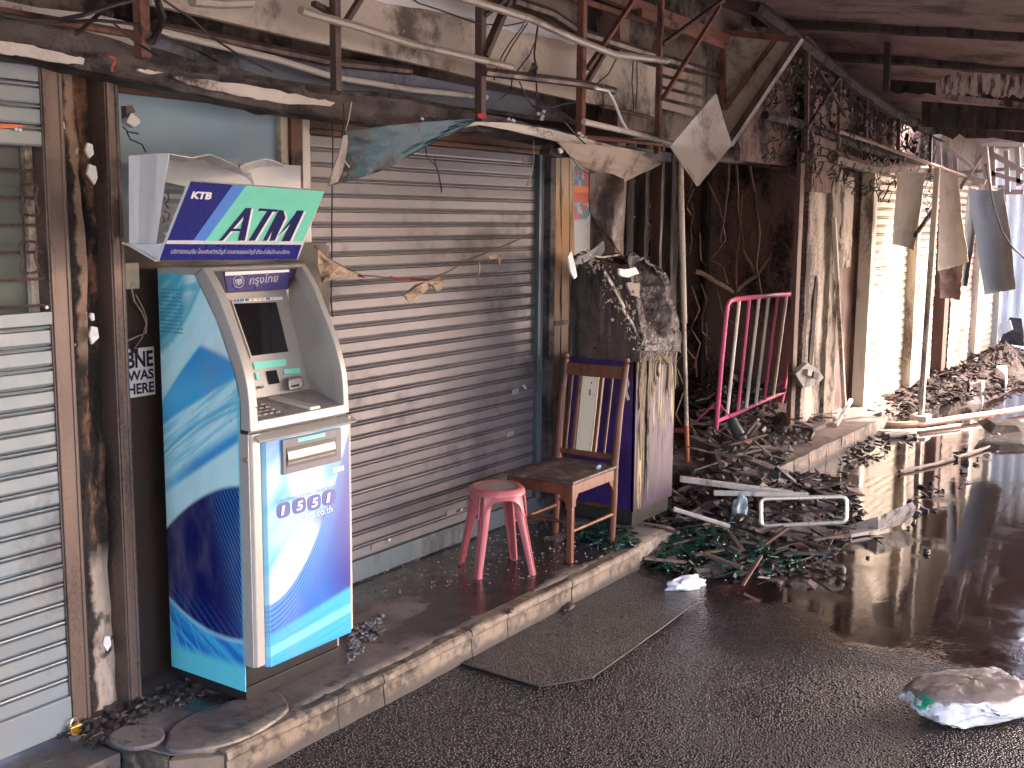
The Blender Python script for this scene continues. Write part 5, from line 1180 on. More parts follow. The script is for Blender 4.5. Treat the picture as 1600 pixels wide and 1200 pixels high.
b = MB(); P = [AY(*p, 3.385) for p in ((1276,430),(1279,445),(1275,490),(1272,540),(1269,572),(1264,565),(1268,520),(1271,470))]; b.slab(P, (0,.01,0)); b.build('crack', char, fp)
b = MB(); b.closed_sheet(lambda u, v: (xA1-.03+(xB1-xA1+.06)*u, 3.37+.03*MN.noise(Vector((u*5, 2, v*6))), AY(1270,300,3.4).z+(2.9-AY(1270,300,3.4).z)*v), 8, 14, (0,.07,0)); b.build('burnt_head', wallblack, fp, smooth=True)
jb = empty('junction_box', AY(1266,600,3.3), 'broken grey switch box hanging open on the first cream pillar', 'switch box')
b = MB(); b.slab([AY(*p, 3.30) for p in ((1243,585),(1262,567),(1278,576),(1288,590),(1276,602),(1256,606))], (0,.05,0)); b.build('lid', grimy('grey_box', (.20,.18,.15), amt=.5), jb, bevel=.004)
b = MB(); b.slab([AY(*p, 3.26) for p in ((1263,577),(1270,579),(1268,588),(1262,586))], (0,.04,0)); b.build('socket', rubl, jb)
b = MB(); b.slab([AY(*p, 3.25) for p in ((1272,580),(1281,584),(1278,593),(1271,590))], (0,.02,0)); b.build('hole', black, jb)
x_ = [AY(p, 450, 3.38).x for p in (1251,1257,1292,1306,1309,1313,1345,1350,1362)]
b = MB(); b.box((x_[0],3.42,-.1),(x_[1],3.46,2.35)); tag(b.build('door_jamb', doorbrown), 'narrow brown jamb on the recess side of the first cream pillar', 'jamb')
b = MB(); b.closed_sheet(lambda u, v: (x_[2]+(x_[3]-x_[2])*u, 3.36+.02*MN.noise(Vector((u*4,0,v*14))), -.1+2.4*v), 6, 50, (0,.1,0)); tag(b.build('rough_post', grimy('crumbling_post', (.32,.26,.19), (.07,.05,.04), .5, .8, 0, 8, (1,1,.6), (.2,.15,.1), .02), smooth=True), 'crumbling grey brown post beside the cream pillar', 'post')
wallbox('brown_door', 1306, 1346, 3.52, fl, 2.25, doorbrown, 'burnt brown door between the crumbling post and the first lit shutter', 'door', .06)
wallbox('door_panel', 1314, 1332, 3.50, 1.35, 2.2, creamp, 'cream scorched panel on the upper half of the burnt brown door', 'panel', .02, 350)
b = MB(); b.bar(AY(1303,340,3.34), AY(1320,650,3.30), .035); tag(b.build('leaning_lath', creamp2), 'thin pale lath leaning against the burnt brown door', 'lath')
b = MB(); b.bar(AY(1306,664,3.2), AY(1330,625,3.3), .03); tag(b.build('leaning_lath', creamp2), 'short pale stick leaning at the foot of the burnt brown door', 'lath')
SH = []
def farshutter(px0, px1, y, mat, lb, ztop=2.25, pyr=450, zb=-.12):
    x0 = AY(px0, pyr, y).x; x1 = AY(px1, pyr, y).x; t = empty('roller_shutter', ((x0+x1)/2, y, zb), lb, 'roller shutter')
    z = zb; me, lo = slat_mesh('slat', mat, x0, x1, y, .085, 3.2)
    while z < ztop: place('slat', me, Vector((lo.x, lo.y+rng.uniform(-.004,.004), z)), t); z += .085
    return x0, x1
def jamb(px, y, mat, lb, wd=.07, pyr=450): x = AY(px, pyr, y).x; b = MB(); b.box((x-wd/2,y-.06,fl-.03),(x+wd/2,y+.06,2.3)); return tag(b.build('jamb', mat), lb, 'jamb')
farshutter(1359,1416,3.45,slatcream,'first sunlit cream roller shutter with rusty bottom, behind the cream hanging board')
jamb(1352,3.42,creamp2,'cream frame at the left edge of the first sunlit shutter',.14)
jamb(1345,3.46,doorbrown,'dark strip just left of the cream shutter frame',.06)
jamb(1418,3.46,doorbrown,'dark jamb between the first and second sunlit shutters',.18)
farshutter(1427,1458,3.45,slatcream,'second sunlit cream roller shutter, left of the leaning pale pole')
jamb(1423,3.40,creamp2,'pale jamb left of the second sunlit shutter',.09)
wallbox('dark_doorway', 1459, 1480, 3.55, fl, 2.3, doorbrown, 'dark brown doorway between the second and third far shutters', 'doorway', .1, 500)
jamb(1470,3.48,doorbrown,'wide dark jamb in the dark doorway behind the leaning pole',.2,500)
farshutter(1481,1517,3.45,slatrust,'rusty brown roller shutter below the pink and cream hanging board', pyr=520)
jamb(1520,3.42,creamp2,'cream post between the rusty shutter and the last shutter',.20,520)
farshutter(1526,1549,3.45,slatcream,'last and farthest cream roller shutter, left of the corrugated wall', pyr=520)
jamb(1553,3.42,grimy('grey_post_paint',(.35,.34,.3),amt=.4),'grey post at the end of the row of shutters',.2,520)
x_last = AY(1549,520,3.45).x
b = MB(); b.box((10.0,3.62,2.2),(x_last+.3,3.75,3.4)); tag(b.build('upper_wall', wallsoot), 'dark wall above the far row of shutters', 'wall')
b = MB(); b.box((11.0,3.66,-.2),(x_last+.3,3.75,2.2)); tag(b.build('upper_wall', wallblack), 'dark wall behind the far row of shutters', 'wall')
# corrugated end wall closing the lane
XC = 20.5
cw = empty('corrugated_wall', (XC, 2, -.13), 'pale grey corrugated sheet wall closing the far end of the lane', 'wall')
corm = grimy('pale_corrugated_sheet', (.84,.81,.77), (.4,.37,.33), .06, .4, .3, 1.5, (1,1,.4), (.4,.38,.36), .001, fine=.2)
for j in range(9):
    y1 = 4.4-j*.9
    b = MB(); b.closed_sheet(lambda u, v: (XC+.05*math.sin(u*2*math.pi*5)*1.0+.006*(j % 2), y1-.9*u, -.15+3.6*v+.03*(j*7 % 3)), 50, 2, (.006,0,0)); b.build('corrugated_sheet', corm, cw, smooth=True)
# leaning pale pole at the right
lp = empty('leaning_pole', AZ(1438,656,-.06), 'tall pale pole leaning in front of the second far shutter', 'pole'); g0 = ORG[lp.name]; tp = AY(1465,262,g0.y+.02)
b = MB(); b.bar(g0, tp, .055, .05); b.build('pole_shaft', creamp2, lp, bevel=.006)
b = MB(); b.box(g0-Vector((.1,.08,0)), g0+Vector((.1,.08,.05))); b.build('pole_foot', creamp2, lp, bevel=.01)

# ---- burnt awning framework above the far shops
af = empty('awning_frame', (11, 3.2, 2.3), 'charred awning truss with hanging remains above the far shutters', 'awning frame')
def fr(pts, y, r, mat=char, nm='truss_rail', ys=None):
    b = MB(); b.tube([AY(px, py, (ys[i] if ys else y)) for i, (px, py) in enumerate(pts)], r, 6); return b.build(nm, mat, af, smooth=True)
fr([(1178,8),(1250,66),(1300,105),(1340,138),(1390,172),(1440,198),(1475,215)], 3.30, .055)
fr([(1195,180),(1240,190),(1300,212),(1350,232),(1400,245),(1445,255)], 3.30, .035)
fr([(1310,205),(1370,225),(1420,244),(1470,262),(1535,285)], 3.2, .018, wireb)
fr([(1300,245),(1360,262),(1440,262),(1470,266)], 3.34, .06, grimy('burnt_beam_brown', (.17,.11,.08), amt=.5))
for px, a, c_ in ((1262,70,235),(1312,120,235),(1353,140,250),(1405,170,255),(1455,205,270)):
    b = MB(); b.bar(AY(px, a, 3.28), AY(px-2, c_, 3.28), .03); b.build('truss_post', char if px % 2 else doorbrown, af)
for (a, c_) in (((1262,200),(1312,120)),((1280,110),(1320,180))):
    b = MB(); b.bar(AY(*a, 3.26), AY(*c_, 3.26), .022); b.build('truss_brace', charbeam, af)
b = MB(); r2 = random.Random(11)
for k in range(650):
    t_ = r2.random(); px = 1200+260*t_; ya = 60+135*t_; py = ya+r2.random()**1.3*(200-60*t_); p = AY(px, py, r2.uniform(3.2, 3.6)); Q = [p]
    for j in range(r2.randint(2, 5)): p = p+Vector((r2.uniform(-.09,.09), r2.uniform(-.04,.04), -r2.uniform(-.03,.07))); Q.append(p)
    b.tube(Q, r2.uniform(.002,.0075), 4)
for k in range(120):
    t_ = r2.random(); px = 1210+250*t_; py = 75+130*t_+r2.random()*(120-40*t_); p = AY(px, py, r2.uniform(3.25, 3.55)); b.rock(p, (r2.uniform(.005,.04), .008, r2.uniform(.01,.05)), r2)
b.build('charred_tangle', char, af)['kind'] = 'stuff'
b = MB()
for k in range(80):
    t_ = r2.random(); px = 1220+230*t_; py = 75+130*t_+r2.random()*(150-60*t_); p = AY(px, py, r2.uniform(3.15, 3.3)); b.rock(p, (r2.uniform(.003,.014), .005, r2.uniform(.004,.03)), r2)
b.build('pale_flakes', rubl, af)['kind'] = 'stuff'
b = MB(); b.closed_sheet(lambda u, v: (8.6+5.2*u, 3.60+.04*MN.noise(Vector((u*30,v*8,0))), 2.25+1.0*v-.35*u*v), 60, 12, (0,.05,0)); tag(b.build('burnt_backing', wallblack, smooth=True), 'black burnt backing behind the awning truss', 'backing')
# lit framework beyond the ceiling
bf = empty('awning_frame', (15, 2.8, 2.3), 'pale sunlit awning framework beyond the far end of the ceiling', 'awning frame')
pkb = grimy('pinkish_steel', (.26,.18,.145), (.14,.09,.07), .3, .5, 0, 5, (1,1,1))
def fb(pts, X, r, nm='frame_rail', mat=None):
    b = MB(); 
    for i in range(len(pts)-1): b.bar(AX(*pts[i], X), AX(*pts[i+1], X), r)
    return b.build(nm, mat or pkb, bf)
for a, c_, X, r_ in (((1530,222),(1600,210),14.5,.07),((1518,205),(1535,225),14.5,.06),((1535,225),(1600,226),14.2,.05),((1538,225),(1545,300),14.5,.07),((1465,195),(1470,290),14.0,.05),((1492,240),(1495,300),14.5,.05),((1470,262),(1540,285),14.4,.06),((1500,295),(1535,240),14.6,.04),((1550,225),(1553,290),15,.05),((1572,236),(1575,300),15,.05),((1590,230),(1592,290),15,.05),((1545,238),(1600,268),15,.06),((1548,270),(1600,285),15,.05),((1495,270),(1600,262),15.5,.04),((1480,230),(1520,262),14.2,.04),((1560,300),(1600,300),16,.06)):
    fb([a, c_], X, r_)
# hanging boards
def board(name, pts, ys, mat, lb, cat, th=.006):
    return None
def bboard(L_, R_, X, mat, lb, bulge=.06):
    """sheet hanging across the view at distance X, sagging and curling a little"""
    L2 = [AX(*p, X) for p in L_]; R2 = [AX(*p, X+.12) for p in R_]; b = MB()
    def at_(P, t): f_ = t*(len(P)-1); k = min(int(f_), len(P)-2); return P[k].lerp(P[k+1], f_-k)
    def fn(u, v):
        q = at_(L2, v).lerp(at_(R2, v), u); n_ = MN.noise(Vector((u*2.2+X, v*2.5, X)))
        return q+Vector((bulge*math.sin(u*3.1)*(.4+v)+.05*n_*v, .012*MN.noise(Vector((u*7, v*9, X))), .012*MN.noise(Vector((u*8, v*3, X+4)))))
    b.closed_sheet(fn, 12, 20, (.006,0,0)); return tag(b.build('hanging_board', mat, smooth=True), lb, 'hanging board')
hb_ = grimy('cream_hanging_board', (.56,.48,.38), (.28,.2,.15), .2, .6, 0, 3, (1,1,1), (.3,.22,.16), .001)
hg_ = grimy('grey_hanging_board', (.13,.135,.13), (.085,.08,.075), .2, .6, 0, 3)
bboard([(1403,268),(1398,330),(1393,382)], [(1446,270),(1437,335),(1428,391)], 10.9, hb_, 'cream board hanging over the first sunlit shutter')
bboard([(1468,268),(1467,345),(1466,424)], [(1497,272),(1503,340),(1513,410)], 12.2, hb_, 'cream and pink board hanging right of the leaning pole')
bboard([(1467,424),(1470,466)], [(1505,412),(1500,470)], 12.5, grimy('brown_hanging_board', (.15,.085,.065), amt=.4), 'small brown board hanging below the cream and pink one')
bboard([(1513,292),(1506,360),(1500,446)], [(1530,298),(1524,365),(1511,450)], 14.3, hg_, 'narrow dark grey board hanging edge-on behind the large grey one')
bboard([(1513,296),(1524,370),(1538,461)], [(1568,298),(1580,375),(1587,452)], 14.1, hg_, 'large grey board hanging at the right before the corrugated wall', .12)
b = MB(); b.bar(AY(1460,325,2.9), AY(1430,368,2.85), .03); tag(b.build('hanging_stick', char), 'short dark stick dangling between the two cream hanging boards', 'stick')
squig([(1541,258),(1550,310),(1565,360),(1585,390),(1610,410)], 2.6, .012, wirem, 'cable', 'black cable sagging in front of the large grey hanging board', 'cable', .01)
# diamond sheet, and warped panels near the frame
warped([[(1117,147),(1120,147)],[(1080,190),(1132,190)],[(1047,229),(1144,226)],[(1068,260),(1118,258)],[(1089,291),(1092,290)]], lambda u, v: 2.94-.12*v+.035*math.sin(u*3.1)*math.sin(v*3.1), grimy('pale_grey_metal_sheet', (.40,.36,.33), (.20,.14,.11), .35, .4, .1, 4, (1,1,1), (.35,.25,.18), .002), 'hanging_sheet', 'diamond shaped pale metal sheet dangling below the soffit panel', 'sheet', (0,.004,0))
def tealm():
    M = Mat('burnt_teal_metal'); a = M.noise(7, 6, .62); b_ = M.noise(26, 6, .65); z = M.z; g_ = ((M.x-3.62)*.7+(M.z-2.02)*1.3)
    k = M.mix((a*.8+b_*.2-g_*.25).ss(.53, .44), (.016,.017,.021), (.011,.062,.09)); k = M.mix(M.noise(60, 4, .7).ss(.56, .64)*(2.06-z).ss(-.03, .10)*b_.ss(.40, .55), k, (.26,.22,.16)); k = M.mix(M.noise(5, 4, .6, (1,1,1), 7).ss(.60, .72)*.7, k, (.012,.012,.014))
    return M.set(k, .5, .1, b_+a, .5, .004)
warped([[(540,206),(590,198),(650,192),(700,188),(742,186)],[(533,250),(590,240),(640,225),(690,206),(740,190)],[(515,291),(560,279),(610,262),(660,232),(738,193)]], lambda u, v: 3.12+.12*v*(1-u)-.05*u, tealm(), 'hanging_sheet', 'large teal painted metal sheet, burnt and drooping over the centre shutter', 'sheet')
warped([[(537,212),(545,210)],[(530,240),(541,240)],[(522,262),(535,268)],[(513,290),(528,284)]], lambda u, v: 3.09+.05*u, grimy('bare_pinkish_metal', (.42,.35,.32), (.1,.07,.06), .3, .5, 0, 8), 'folded_edge', 'pale folded edge at the left tip of the teal sheet', 'edge')
warped([[(722,196),(745,190),(800,192),(860,202),(910,215),(960,228),(1010,238)],[(722,200),(750,195),(800,204),(850,216),(900,228),(950,240),(990,246)]], lambda u, v: 3.1, creamtrim, 'fascia_trim', 'curved white trim strip along the right half of the burnt beam', 'trim board')
warped([[(872,222),(930,226),(980,232),(1034,255)],[(893,246),(930,252),(975,256),(1032,257)],[(912,262),(935,272),(970,272),(1020,264)],[(935,282),(955,292),(968,288),(1005,270)]], lambda u, v: 3.02+.10*v, grimy('scorched_beige_sheet', (.36,.28,.215), (.10,.07,.055), .35, .6, 0, 6, (1,1,1), (.22,.15,.11), .003), 'hanging_sheet', 'scorched beige sheet drooping in a point above the burnt purple machine', 'sheet')
warped([[(893,244),(915,266)],[(905,262),(945,282)],[(935,280),(974,300)]], lambda u, v: 3.05, grimy('olive_strip', (.28,.24,.15), amt=.4), 'hanging_strip', 'narrow olive curled strip below the scorched beige sheet', 'strip')
b = MB(); c_ = AY(877,236,3.1); b.slab([AY(*p, 3.1) for p in ((862,226),(880,224),(898,232),(893,246),(872,247),(858,240))], (0,.06,0)); tag(b.build('burnt_fitting', char), 'black burnt light fitting under the right end of the lintel', 'lamp fitting')
MB().slab([AY(*p, 3.05) for p in ((874,232),(879,230),(880,238),(876,240))], (0,.01,0)).build('painted_glint', whitem)  # white plate stands in for a highlight on the fitting
tag(bpy.data.objects['painted_glint'], 'small white plate painted as a highlight on the black burnt fitting', 'highlight')

# ================================================================== cables around the frame
CB = [([(0,22),(40,28),(90,30),(130,22),(170,8),(210,0)], 3.12, .008, 'thick black cable bundle curving up from the top left corner'),
      ([(0,30),(50,34),(100,33),(150,30),(200,36),(218,40)], 3.13, .006, 'black cable sagging to the red post at the top left'),
      ([(118,52),(132,40),(146,28),(160,14)], 3.14, .007, 'short black cable rising behind the bundle at top left'),
      ([(178,35),(200,55),(222,72),(250,90)], 3.05, .004, 'thin black wire crossing the foot of the red post'),
      ([(255,0),(300,28),(330,56),(380,90),(425,112)], 3.1, .004, 'long thin wire slanting down over the blue grey panel'),
      ([(240,50),(275,64),(310,80),(340,96)], 3.3, .004, 'short thin wire above the blue window head'),
      ([(246,0),(255,25),(250,45),(238,66)], 3.18, .012, 'dark curved strap right of the red post'),
      ([(640,-5),(655,5),(700,20),(745,36),(790,40),(822,34)], 3.2, .004, 'thin wire drooping across the top of the sign board'),
      ([(818,38),(795,68),(782,90),(776,108),(772,125)], 3.15, .0035, 'left one of the pair of wires slanting across the cream sign board'),
      ([(824,36),(800,70),(788,92),(784,108)], 3.15, .0035, 'right one of the pair of wires slanting across the cream sign board'),
      ([(841,34),(838,60),(835,85),(837,104),(838,150)], 3.15, .005, 'black wire with a knotted end hanging over the sign board'),
      ([(838,62),(828,85),(808,110),(800,125),(798,142),(780,156)], 3.15, .0035, 'thin looping wire below the knotted wire'),
      ([(812,128),(822,150),(832,165),(845,172),(880,162),(900,160)], 3.1, .004, 'wire looping from the pipe end to the second post'),
      ([(962,92),(950,115),(930,132)], 3.1, .004, 'short forked wire at the right of the sign board'),
      ([(990,93),(988,130),(990,172)], 3.15, .0035, 'left hanging wire at the end of the cream sign board'),
      ([(996,95),(996,130),(993,170)], 3.15, .0035, 'right hanging wire at the end of the cream sign board'),
      ([(940,132),(942,160),(943,175)], 3.1, .004, 'short black drop wire near the third post'),
      ([(880,190),(900,212),(915,225)], 3.0, .004, 'thin wire by the black burnt fitting'),
      ([(680,248),(686,270),(690,300)], 3.3, .004, 'black wire dropping below the teal sheet over the shutter'),
      ([(666,230),(668,244),(684,262)], 3.3, .003, 'short wire curling under the teal sheet'),
      ([(549,160),(545,185),(540,205),(538,250),(546,262)], 3.1, .0025, 'thin pale wire hanging at the left of the teal sheet'),
      ([(536,162),(538,190),(533,215)], 3.1, .0025, 'thinner wire just left of the teal sheet tip'),
      ([(518,170),(519,215),(518,290),(519,400),(518,470),(520,495)], 3.5, .0035, 'long straight wire down the left side of the centre shutter'),
      ([(834,208),(834,250),(828,280),(822,292)], 3.3, .003, 'thin wire with a pale tip near the right end of the lintel')]
for pts, y, r_, lb in CB:
    pale_ = 'pale' in lb
    squig(pts, y, r_, creamp2 if pale_ else wirem, 'cable', lb, 'cable', .006)
b = MB(); c_ = AY(832,110,3.14); b.rock(c_, (.022,.015,.03), rng); b.rock(c_+Vector((.01,0,.02)), (.015,.012,.02), rng); tag(b.build('wire_knot', charbeam), 'burnt plug dangling on the wire over the cream sign board', 'plug')
b = MB()
for px, py in ((848,182),(842,178),(850,174),(846,186),(910,212),(915,215),(905,208),(795,186),(802,188),(660,186)): b.rock(AY(px, py, 3.12), (.012,.006,.008), rng)
tag(b.build('paint_flakes', whitem), 'scattered white paint flakes stuck on the burnt beam', 'paint flakes', kind='stuff')
b = MB(); b.slab([AY(*p, 3.08) for p in ((744,178),(757,176),(758,184),(747,185))], (0,-.006,0)); tag(b.build('red_ribbon', plain('red_cloth', (.5,.02,.03), .7)), 'small red ribbon tied at the top of the teal sheet', 'ribbon')
b = MB(); b.tube([AY(*p, 3.13) for p in ((170,88),(178,90),(180,97),(176,104),(175,112))], .004, 5); tag(b.build('red_ribbon', plain('red_string', (.5,.08,.05), .7)), 'red string hanging from the burnt beam above the pillar', 'string')
# wire with burnt paper scraps in front of the centre shutter
papr = grimy('burnt_paper', (.48,.36,.26), (.06,.04,.035), .35, .8, 0, 12, (1,1,1), (.3,.18,.1), .002)
squig([(492,385),(515,405),(540,420),(565,431),(600,433),(640,435),(670,438),(700,425),(725,408),(760,394),(800,378),(830,365)], 3.45, .0045, wireb, 'cable', 'scorched cable sagging across the centre shutter with burnt paper on it', 'cable', .006)
redw = plain('red_wire', (.45,.03,.03), .5)
squig([(494,388),(520,412),(545,428),(570,434)], 3.44, .003, redw, 'cable', 'red wire at the left burnt paper scrap', 'cable', .004)
squig([(610,432),(640,437),(668,440)], 3.44, .003, redw, 'cable', 'red wire at the middle burnt paper scrap', 'cable', .004)
def scrap(polys, y, lb, cat='paper scrap'):
    b = MB()
    for i, poly in enumerate(polys): b.slab([AY(px, py, y-.012*i+.02*math.sin(k*2.1)) for k, (px, py) in enumerate(poly)], (0,-.003,0))
    return tag(b.build('burnt_paper_scrap', papr), lb, cat)
scrap([[(496,390),(510,402),(530,415),(548,424),(556,424),(560,430),(548,434),(525,432),(508,434),(503,442),(500,428),(496,415)],[(500,396),(520,416),(540,428),(528,430),(512,420)]], 3.43, 'burnt paper scrap hanging beside the upper right edge of the cash machine')
scrap([[(629,462),(648,445),(665,440),(678,442),(664,456),(640,474)],[(664,440),(686,433),(693,440),(690,452),(682,455),(676,446)],[(632,460),(660,446),(650,460),(638,470)]], 3.42, 'folded brown paper scrap knotted on the cable at the middle of the shutter')
scrap([[(762,399),(784,396),(782,404),(766,405)],[(784,402),(780,415),(778,404)]], 3.43, 'small pinkish paper scrap at the upper right of the sagging cable')
scrap([[(748,410),(751,408),(748,430),(744,444)]], 3.44, 'thin white strip hanging below the sagging cable')
scrap([[(818,243),(822,245),(823,256),(819,259)]], 3.3, 'tiny white flake hanging under the right end of the lintel')

# ================================================================== DEBRIS
def glassgreen():
    M = Mat('broken_green_glass'); return M.set((.025,.115,.075), .05, 0, Transmission_Weight=.55, IOR=1.5, Specular_IOR_Level=.8)
gg = glassgreen()
def scatter(name, poly, n, szf, mat, lb, cat, z0=RZ, seed=0, heap=.0, flat=1.0, cen=None, kind='stuff', mixed=None):
    PI_ = [0]*13+[1]*5+[2]*1+[3]*2
    if mat is not gg and name not in ('grit',): mixed = [rubm if mat is rubd else rubd, rubl, doorbrown] if mat is not rubf else [matte, rubm, rubf]; n = int(n*1.9)
    """poly: photo outline on the ground; heap raises the middle"""
    P = [AZ(*p, z0) for p in poly]; r_ = random.Random(seed); b = MB()
    xs_ = [p.x for p in P]; ys_ = [p.y for p in P]; c_ = sum(P, Vector())/len(P); ext = max(max(xs_)-min(xs_), .1)/2; exy = max(max(ys_)-min(ys_), .1)/2
    def ins(x, y):
        k = False; j = len(P)-1
        for i in range(len(P)):
            if (P[i].y > y) != (P[j].y > y) and x < (P[j].x-P[i].x)*(y-P[i].y)/(P[j].y-P[i].y)+P[i].x: k = not k
            j = i
        return k
    m = 0; tries = 0
    while m < n and tries < n*60:
        tries += 1; x = r_.uniform(min(xs_), max(xs_)); y = r_.uniform(min(ys_), max(ys_))
        if not ins(x, y): continue
        d = min(1, math.hypot((x-c_.x)/ext, (y-c_.y)/exy)); z = z0+heap*(1-d)**1.0*r_.random()**.5+.004
        sx, sy, sz = szf(r_)
        if mixed and r_.random() < .22: sx, sy, sz = sx*r_.uniform(1.2,2.6), sy*.22+.004, sz*.3+.003      # slivers and laths
        b.rock((x, y, z+sz*.4), (sx, sy, sz), r_, flat); m += 1
    o = b.build(name, mat)
    if mixed:
        for q in mixed: o.data.materials.append(q)
        for k_, pl_ in enumerate(o.data.polygons): pl_.material_index = PI_[(k_//6*7919+seed) % len(PI_)]
    return tag(o, lb, cat, kind=kind)
small = lambda r_: (r_.uniform(.01,.05), r_.uniform(.01,.04), r_.uniform(.003,.018))
mid = lambda r_: ((lambda s: (s, s*r_.uniform(.3,.8), s*r_.uniform(.08,.4)))(.010+.065*r_.random()**2.6))
big = lambda r_: ((lambda s: (s, s*r_.uniform(.3,.8), s*r_.uniform(.1,.4)))(.02+.10*r_.random()**2.4))
shard = lambda r_: ((lambda s: (s, s*r_.uniform(.10,.40), .003))(.010+.085*r_.random()**2.2))
sootm = grimy('wet_soot_mound', (.060,.043,.037), (.012,.009,.009), .5, .42, 0, 7, (1,1,1), (.16,.11,.085), .02, .9)
soot2 = grimy('brown_soot_mound', (.13,.092,.073), (.028,.02,.018), .42, .7, 0, 6, (1,1,1), (.25,.18,.13), .02, .9)
def mound(poly, z0, h, mat, lb, seed, nr=16):
    P = [AZ(*p, z0) for p in poly]; c_ = sum(P, Vector())/len(P); n_ = len(P); b = MB()
    def fn(u, v):
        f_ = (u % 1.0)*n_; i_ = int(f_) % n_; e = P[i_].lerp(P[(i_+1) % n_], f_-int(f_)); q = c_.lerp(e, v*(1+.10*MN.noise(Vector((u*30 % 30, seed, 0))) if v > .9 else v) if False else v)
        nn = MN.noise(Vector((q.x*3.1, q.y*3.1, seed)))*.5+MN.noise(Vector((q.x*9, q.y*9, seed)))*.28+MN.noise(Vector((q.x*24, q.y*24, seed)))*.13
        return (q.x, q.y, z0-.02+(h*(1-v*v)*(.75+nn)+.02*(1-v)+.018*nn))
    b.grid(fn, 90, nr); return tag(b.build('soot_mound', mat, smooth=True), lb, 'soot mound', kind='stuff')
mound([(1000,872),(1040,800),(1080,745),(1150,715),(1230,740),(1320,765),(1335,815),(1290,860),(1200,895),(1060,895)], RZ, .13, sootm, 'wet black soot bank under the debris between the kerbs', 1)
mound([(1070,700),(1110,672),(1200,735),(1250,765),(1180,800),(1080,770)], RZ, .20, soot2, 'brown soot bank sloping down beside the raised pavement', 2)
mound([(1285,668),(1340,635),(1440,615),(1500,585),(1560,560),(1610,560),(1600,600),(1540,628),(1450,650),(1420,668)], -.12, .22, rubf, 'long brown soot bank along the far shutters', 3)
mound([(1078,690),(1090,620),(1160,600),(1250,610),(1275,650),(1200,670),(1110,700)], -.02, .24, soot2, 'brown soot bank inside the recess around the barrier', 4)
mound([(1500,590),(1545,545),(1610,540),(1610,600),(1540,615)], -.12, .26, rubf, 'black soot bank at the far end before the corrugated wall', 5)
heapA = [(995,870),(1010,830),(1060,790),(1100,770),(1200,760),(1300,775),(1330,820),(1300,860),(1250,900),(1180,925),(1080,905),(1010,890)]
scatter('debris_heap', [(1000,872),(1040,800),(1080,745),(1150,715),(1230,740),(1330,760),(1345,815),(1300,870),(1200,905),(1060,900)], 1000, mid, rubd, 'dark wet debris heap between the kerb end and the far pavement', 'debris heap', seed=1, heap=.16)
scatter('debris_heap', [(1065,700),(1110,690),(1200,745),(1250,770),(1180,800),(1080,770)], 420, mid, rubm, 'brown rubble spilled between the pale pole and the raised pavement', 'rubble', seed=2, heap=.22)
scatter('broken_glass', [(930,862),(1000,820),(1060,815),(1150,820),(1240,850),(1260,890),(1190,905),(1080,898),(1000,885)], 900, shard, gg, 'spread of broken green glass on the wet road beyond the kerb end', 'broken glass', seed=3, heap=.13)
scatter('broken_glass', [(900,835),(930,815),(985,825),(1000,850),(960,862),(910,852)], 130, shard, gg, 'green glass splinters on the pavement behind the chair', 'broken glass', z0=0, seed=4, heap=.03)
scatter('grit', [(790,830),(900,800),(980,840),(990,862),(860,905),(700,920),(600,935),(560,905),(700,850)], 330, lambda r_: (.0015+.008*r_.random()**2, .0015+.006*r_.random()**2, .001+.003*r_.random()), rubl, 'pale grit scattered over the pavement around the stool and chair', 'grit', z0=-.004, seed=5)
scatter('grit', [(545,985),(600,960),(600,990),(560,1030),(540,1040)], 160, lambda r_: (r_.uniform(.003,.012), r_.uniform(.003,.010), r_.uniform(.002,.006)), grimy('blue_grey_ash', (.20,.20,.22), amt=.3), 'ash and grit beside the base of the upright cash machine', 'grit', z0=-.004, seed=6)
scatter('small_debris', [(1150,905),(1300,880),(1400,800),(1440,760),(1500,700),(1600,660),(1600,690),(1400,850),(1250,930)], 26, small, rubd, 'sparse small debris on the wet road', 'debris', seed=7)
scatter('rubble', [(1090,690),(1130,640),(1250,640),(1290,655),(1270,690),(1200,730),(1130,720)], 430, mid, rubm, 'rubble on the raised pavement around the foot of the barrier', 'rubble', z0=-.01, seed=8, heap=.10)
scatter('rubble', [(1075,690),(1085,620),(1160,610),(1200,640),(1110,690)], 260, big, rubd, 'black rubble heaped inside the recess behind the barrier', 'rubble', z0=0, seed=9, heap=.35)
scatter('rubble', [(1290,665),(1340,635),(1440,620),(1500,585),(1560,560),(1600,560),(1600,600),(1540,625),(1450,650),(1420,665)], 900, mid, rubf, 'long bank of grey brown rubble along the far shutters', 'rubble', z0=-.1, seed=10, heap=.28)
scatter('rubble', [(1500,580),(1545,548),(1600,545),(1600,600),(1540,610)], 170, mid, rubf, 'dark rubble heap at the far right before the corrugated wall', 'rubble', z0=-.1, seed=12, heap=.3)
scatter('rubble', [(1310,700),(1345,670),(1420,672),(1440,690),(1370,720),(1310,740)], 30, small, rubm, 'low rubble at the foot of the raised pavement near the rusty pipe', 'rubble', seed=13, heap=.05)
painted_glint = plain('painted_glass_glint', (.62,.74,.68), .05)  # pale colour stands in for sparkle on the broken glass
scatter('grit', [(930,862),(1000,815),(1100,800),(1300,800),(1330,850),(1260,900),(1100,915),(1000,890)], 150, lambda r_: (.002+.008*r_.random()**2, .002+.004*r_.random(), .002), painted_glint, 'glass crumbs painted pale as glints over the debris heap', 'glass crumbs', seed=33, heap=.12)
battm = grimy('dirty_white_batten', (.52,.48,.42), (.15,.12,.10), .3, .6)
b = MB(); r8 = random.Random(88)
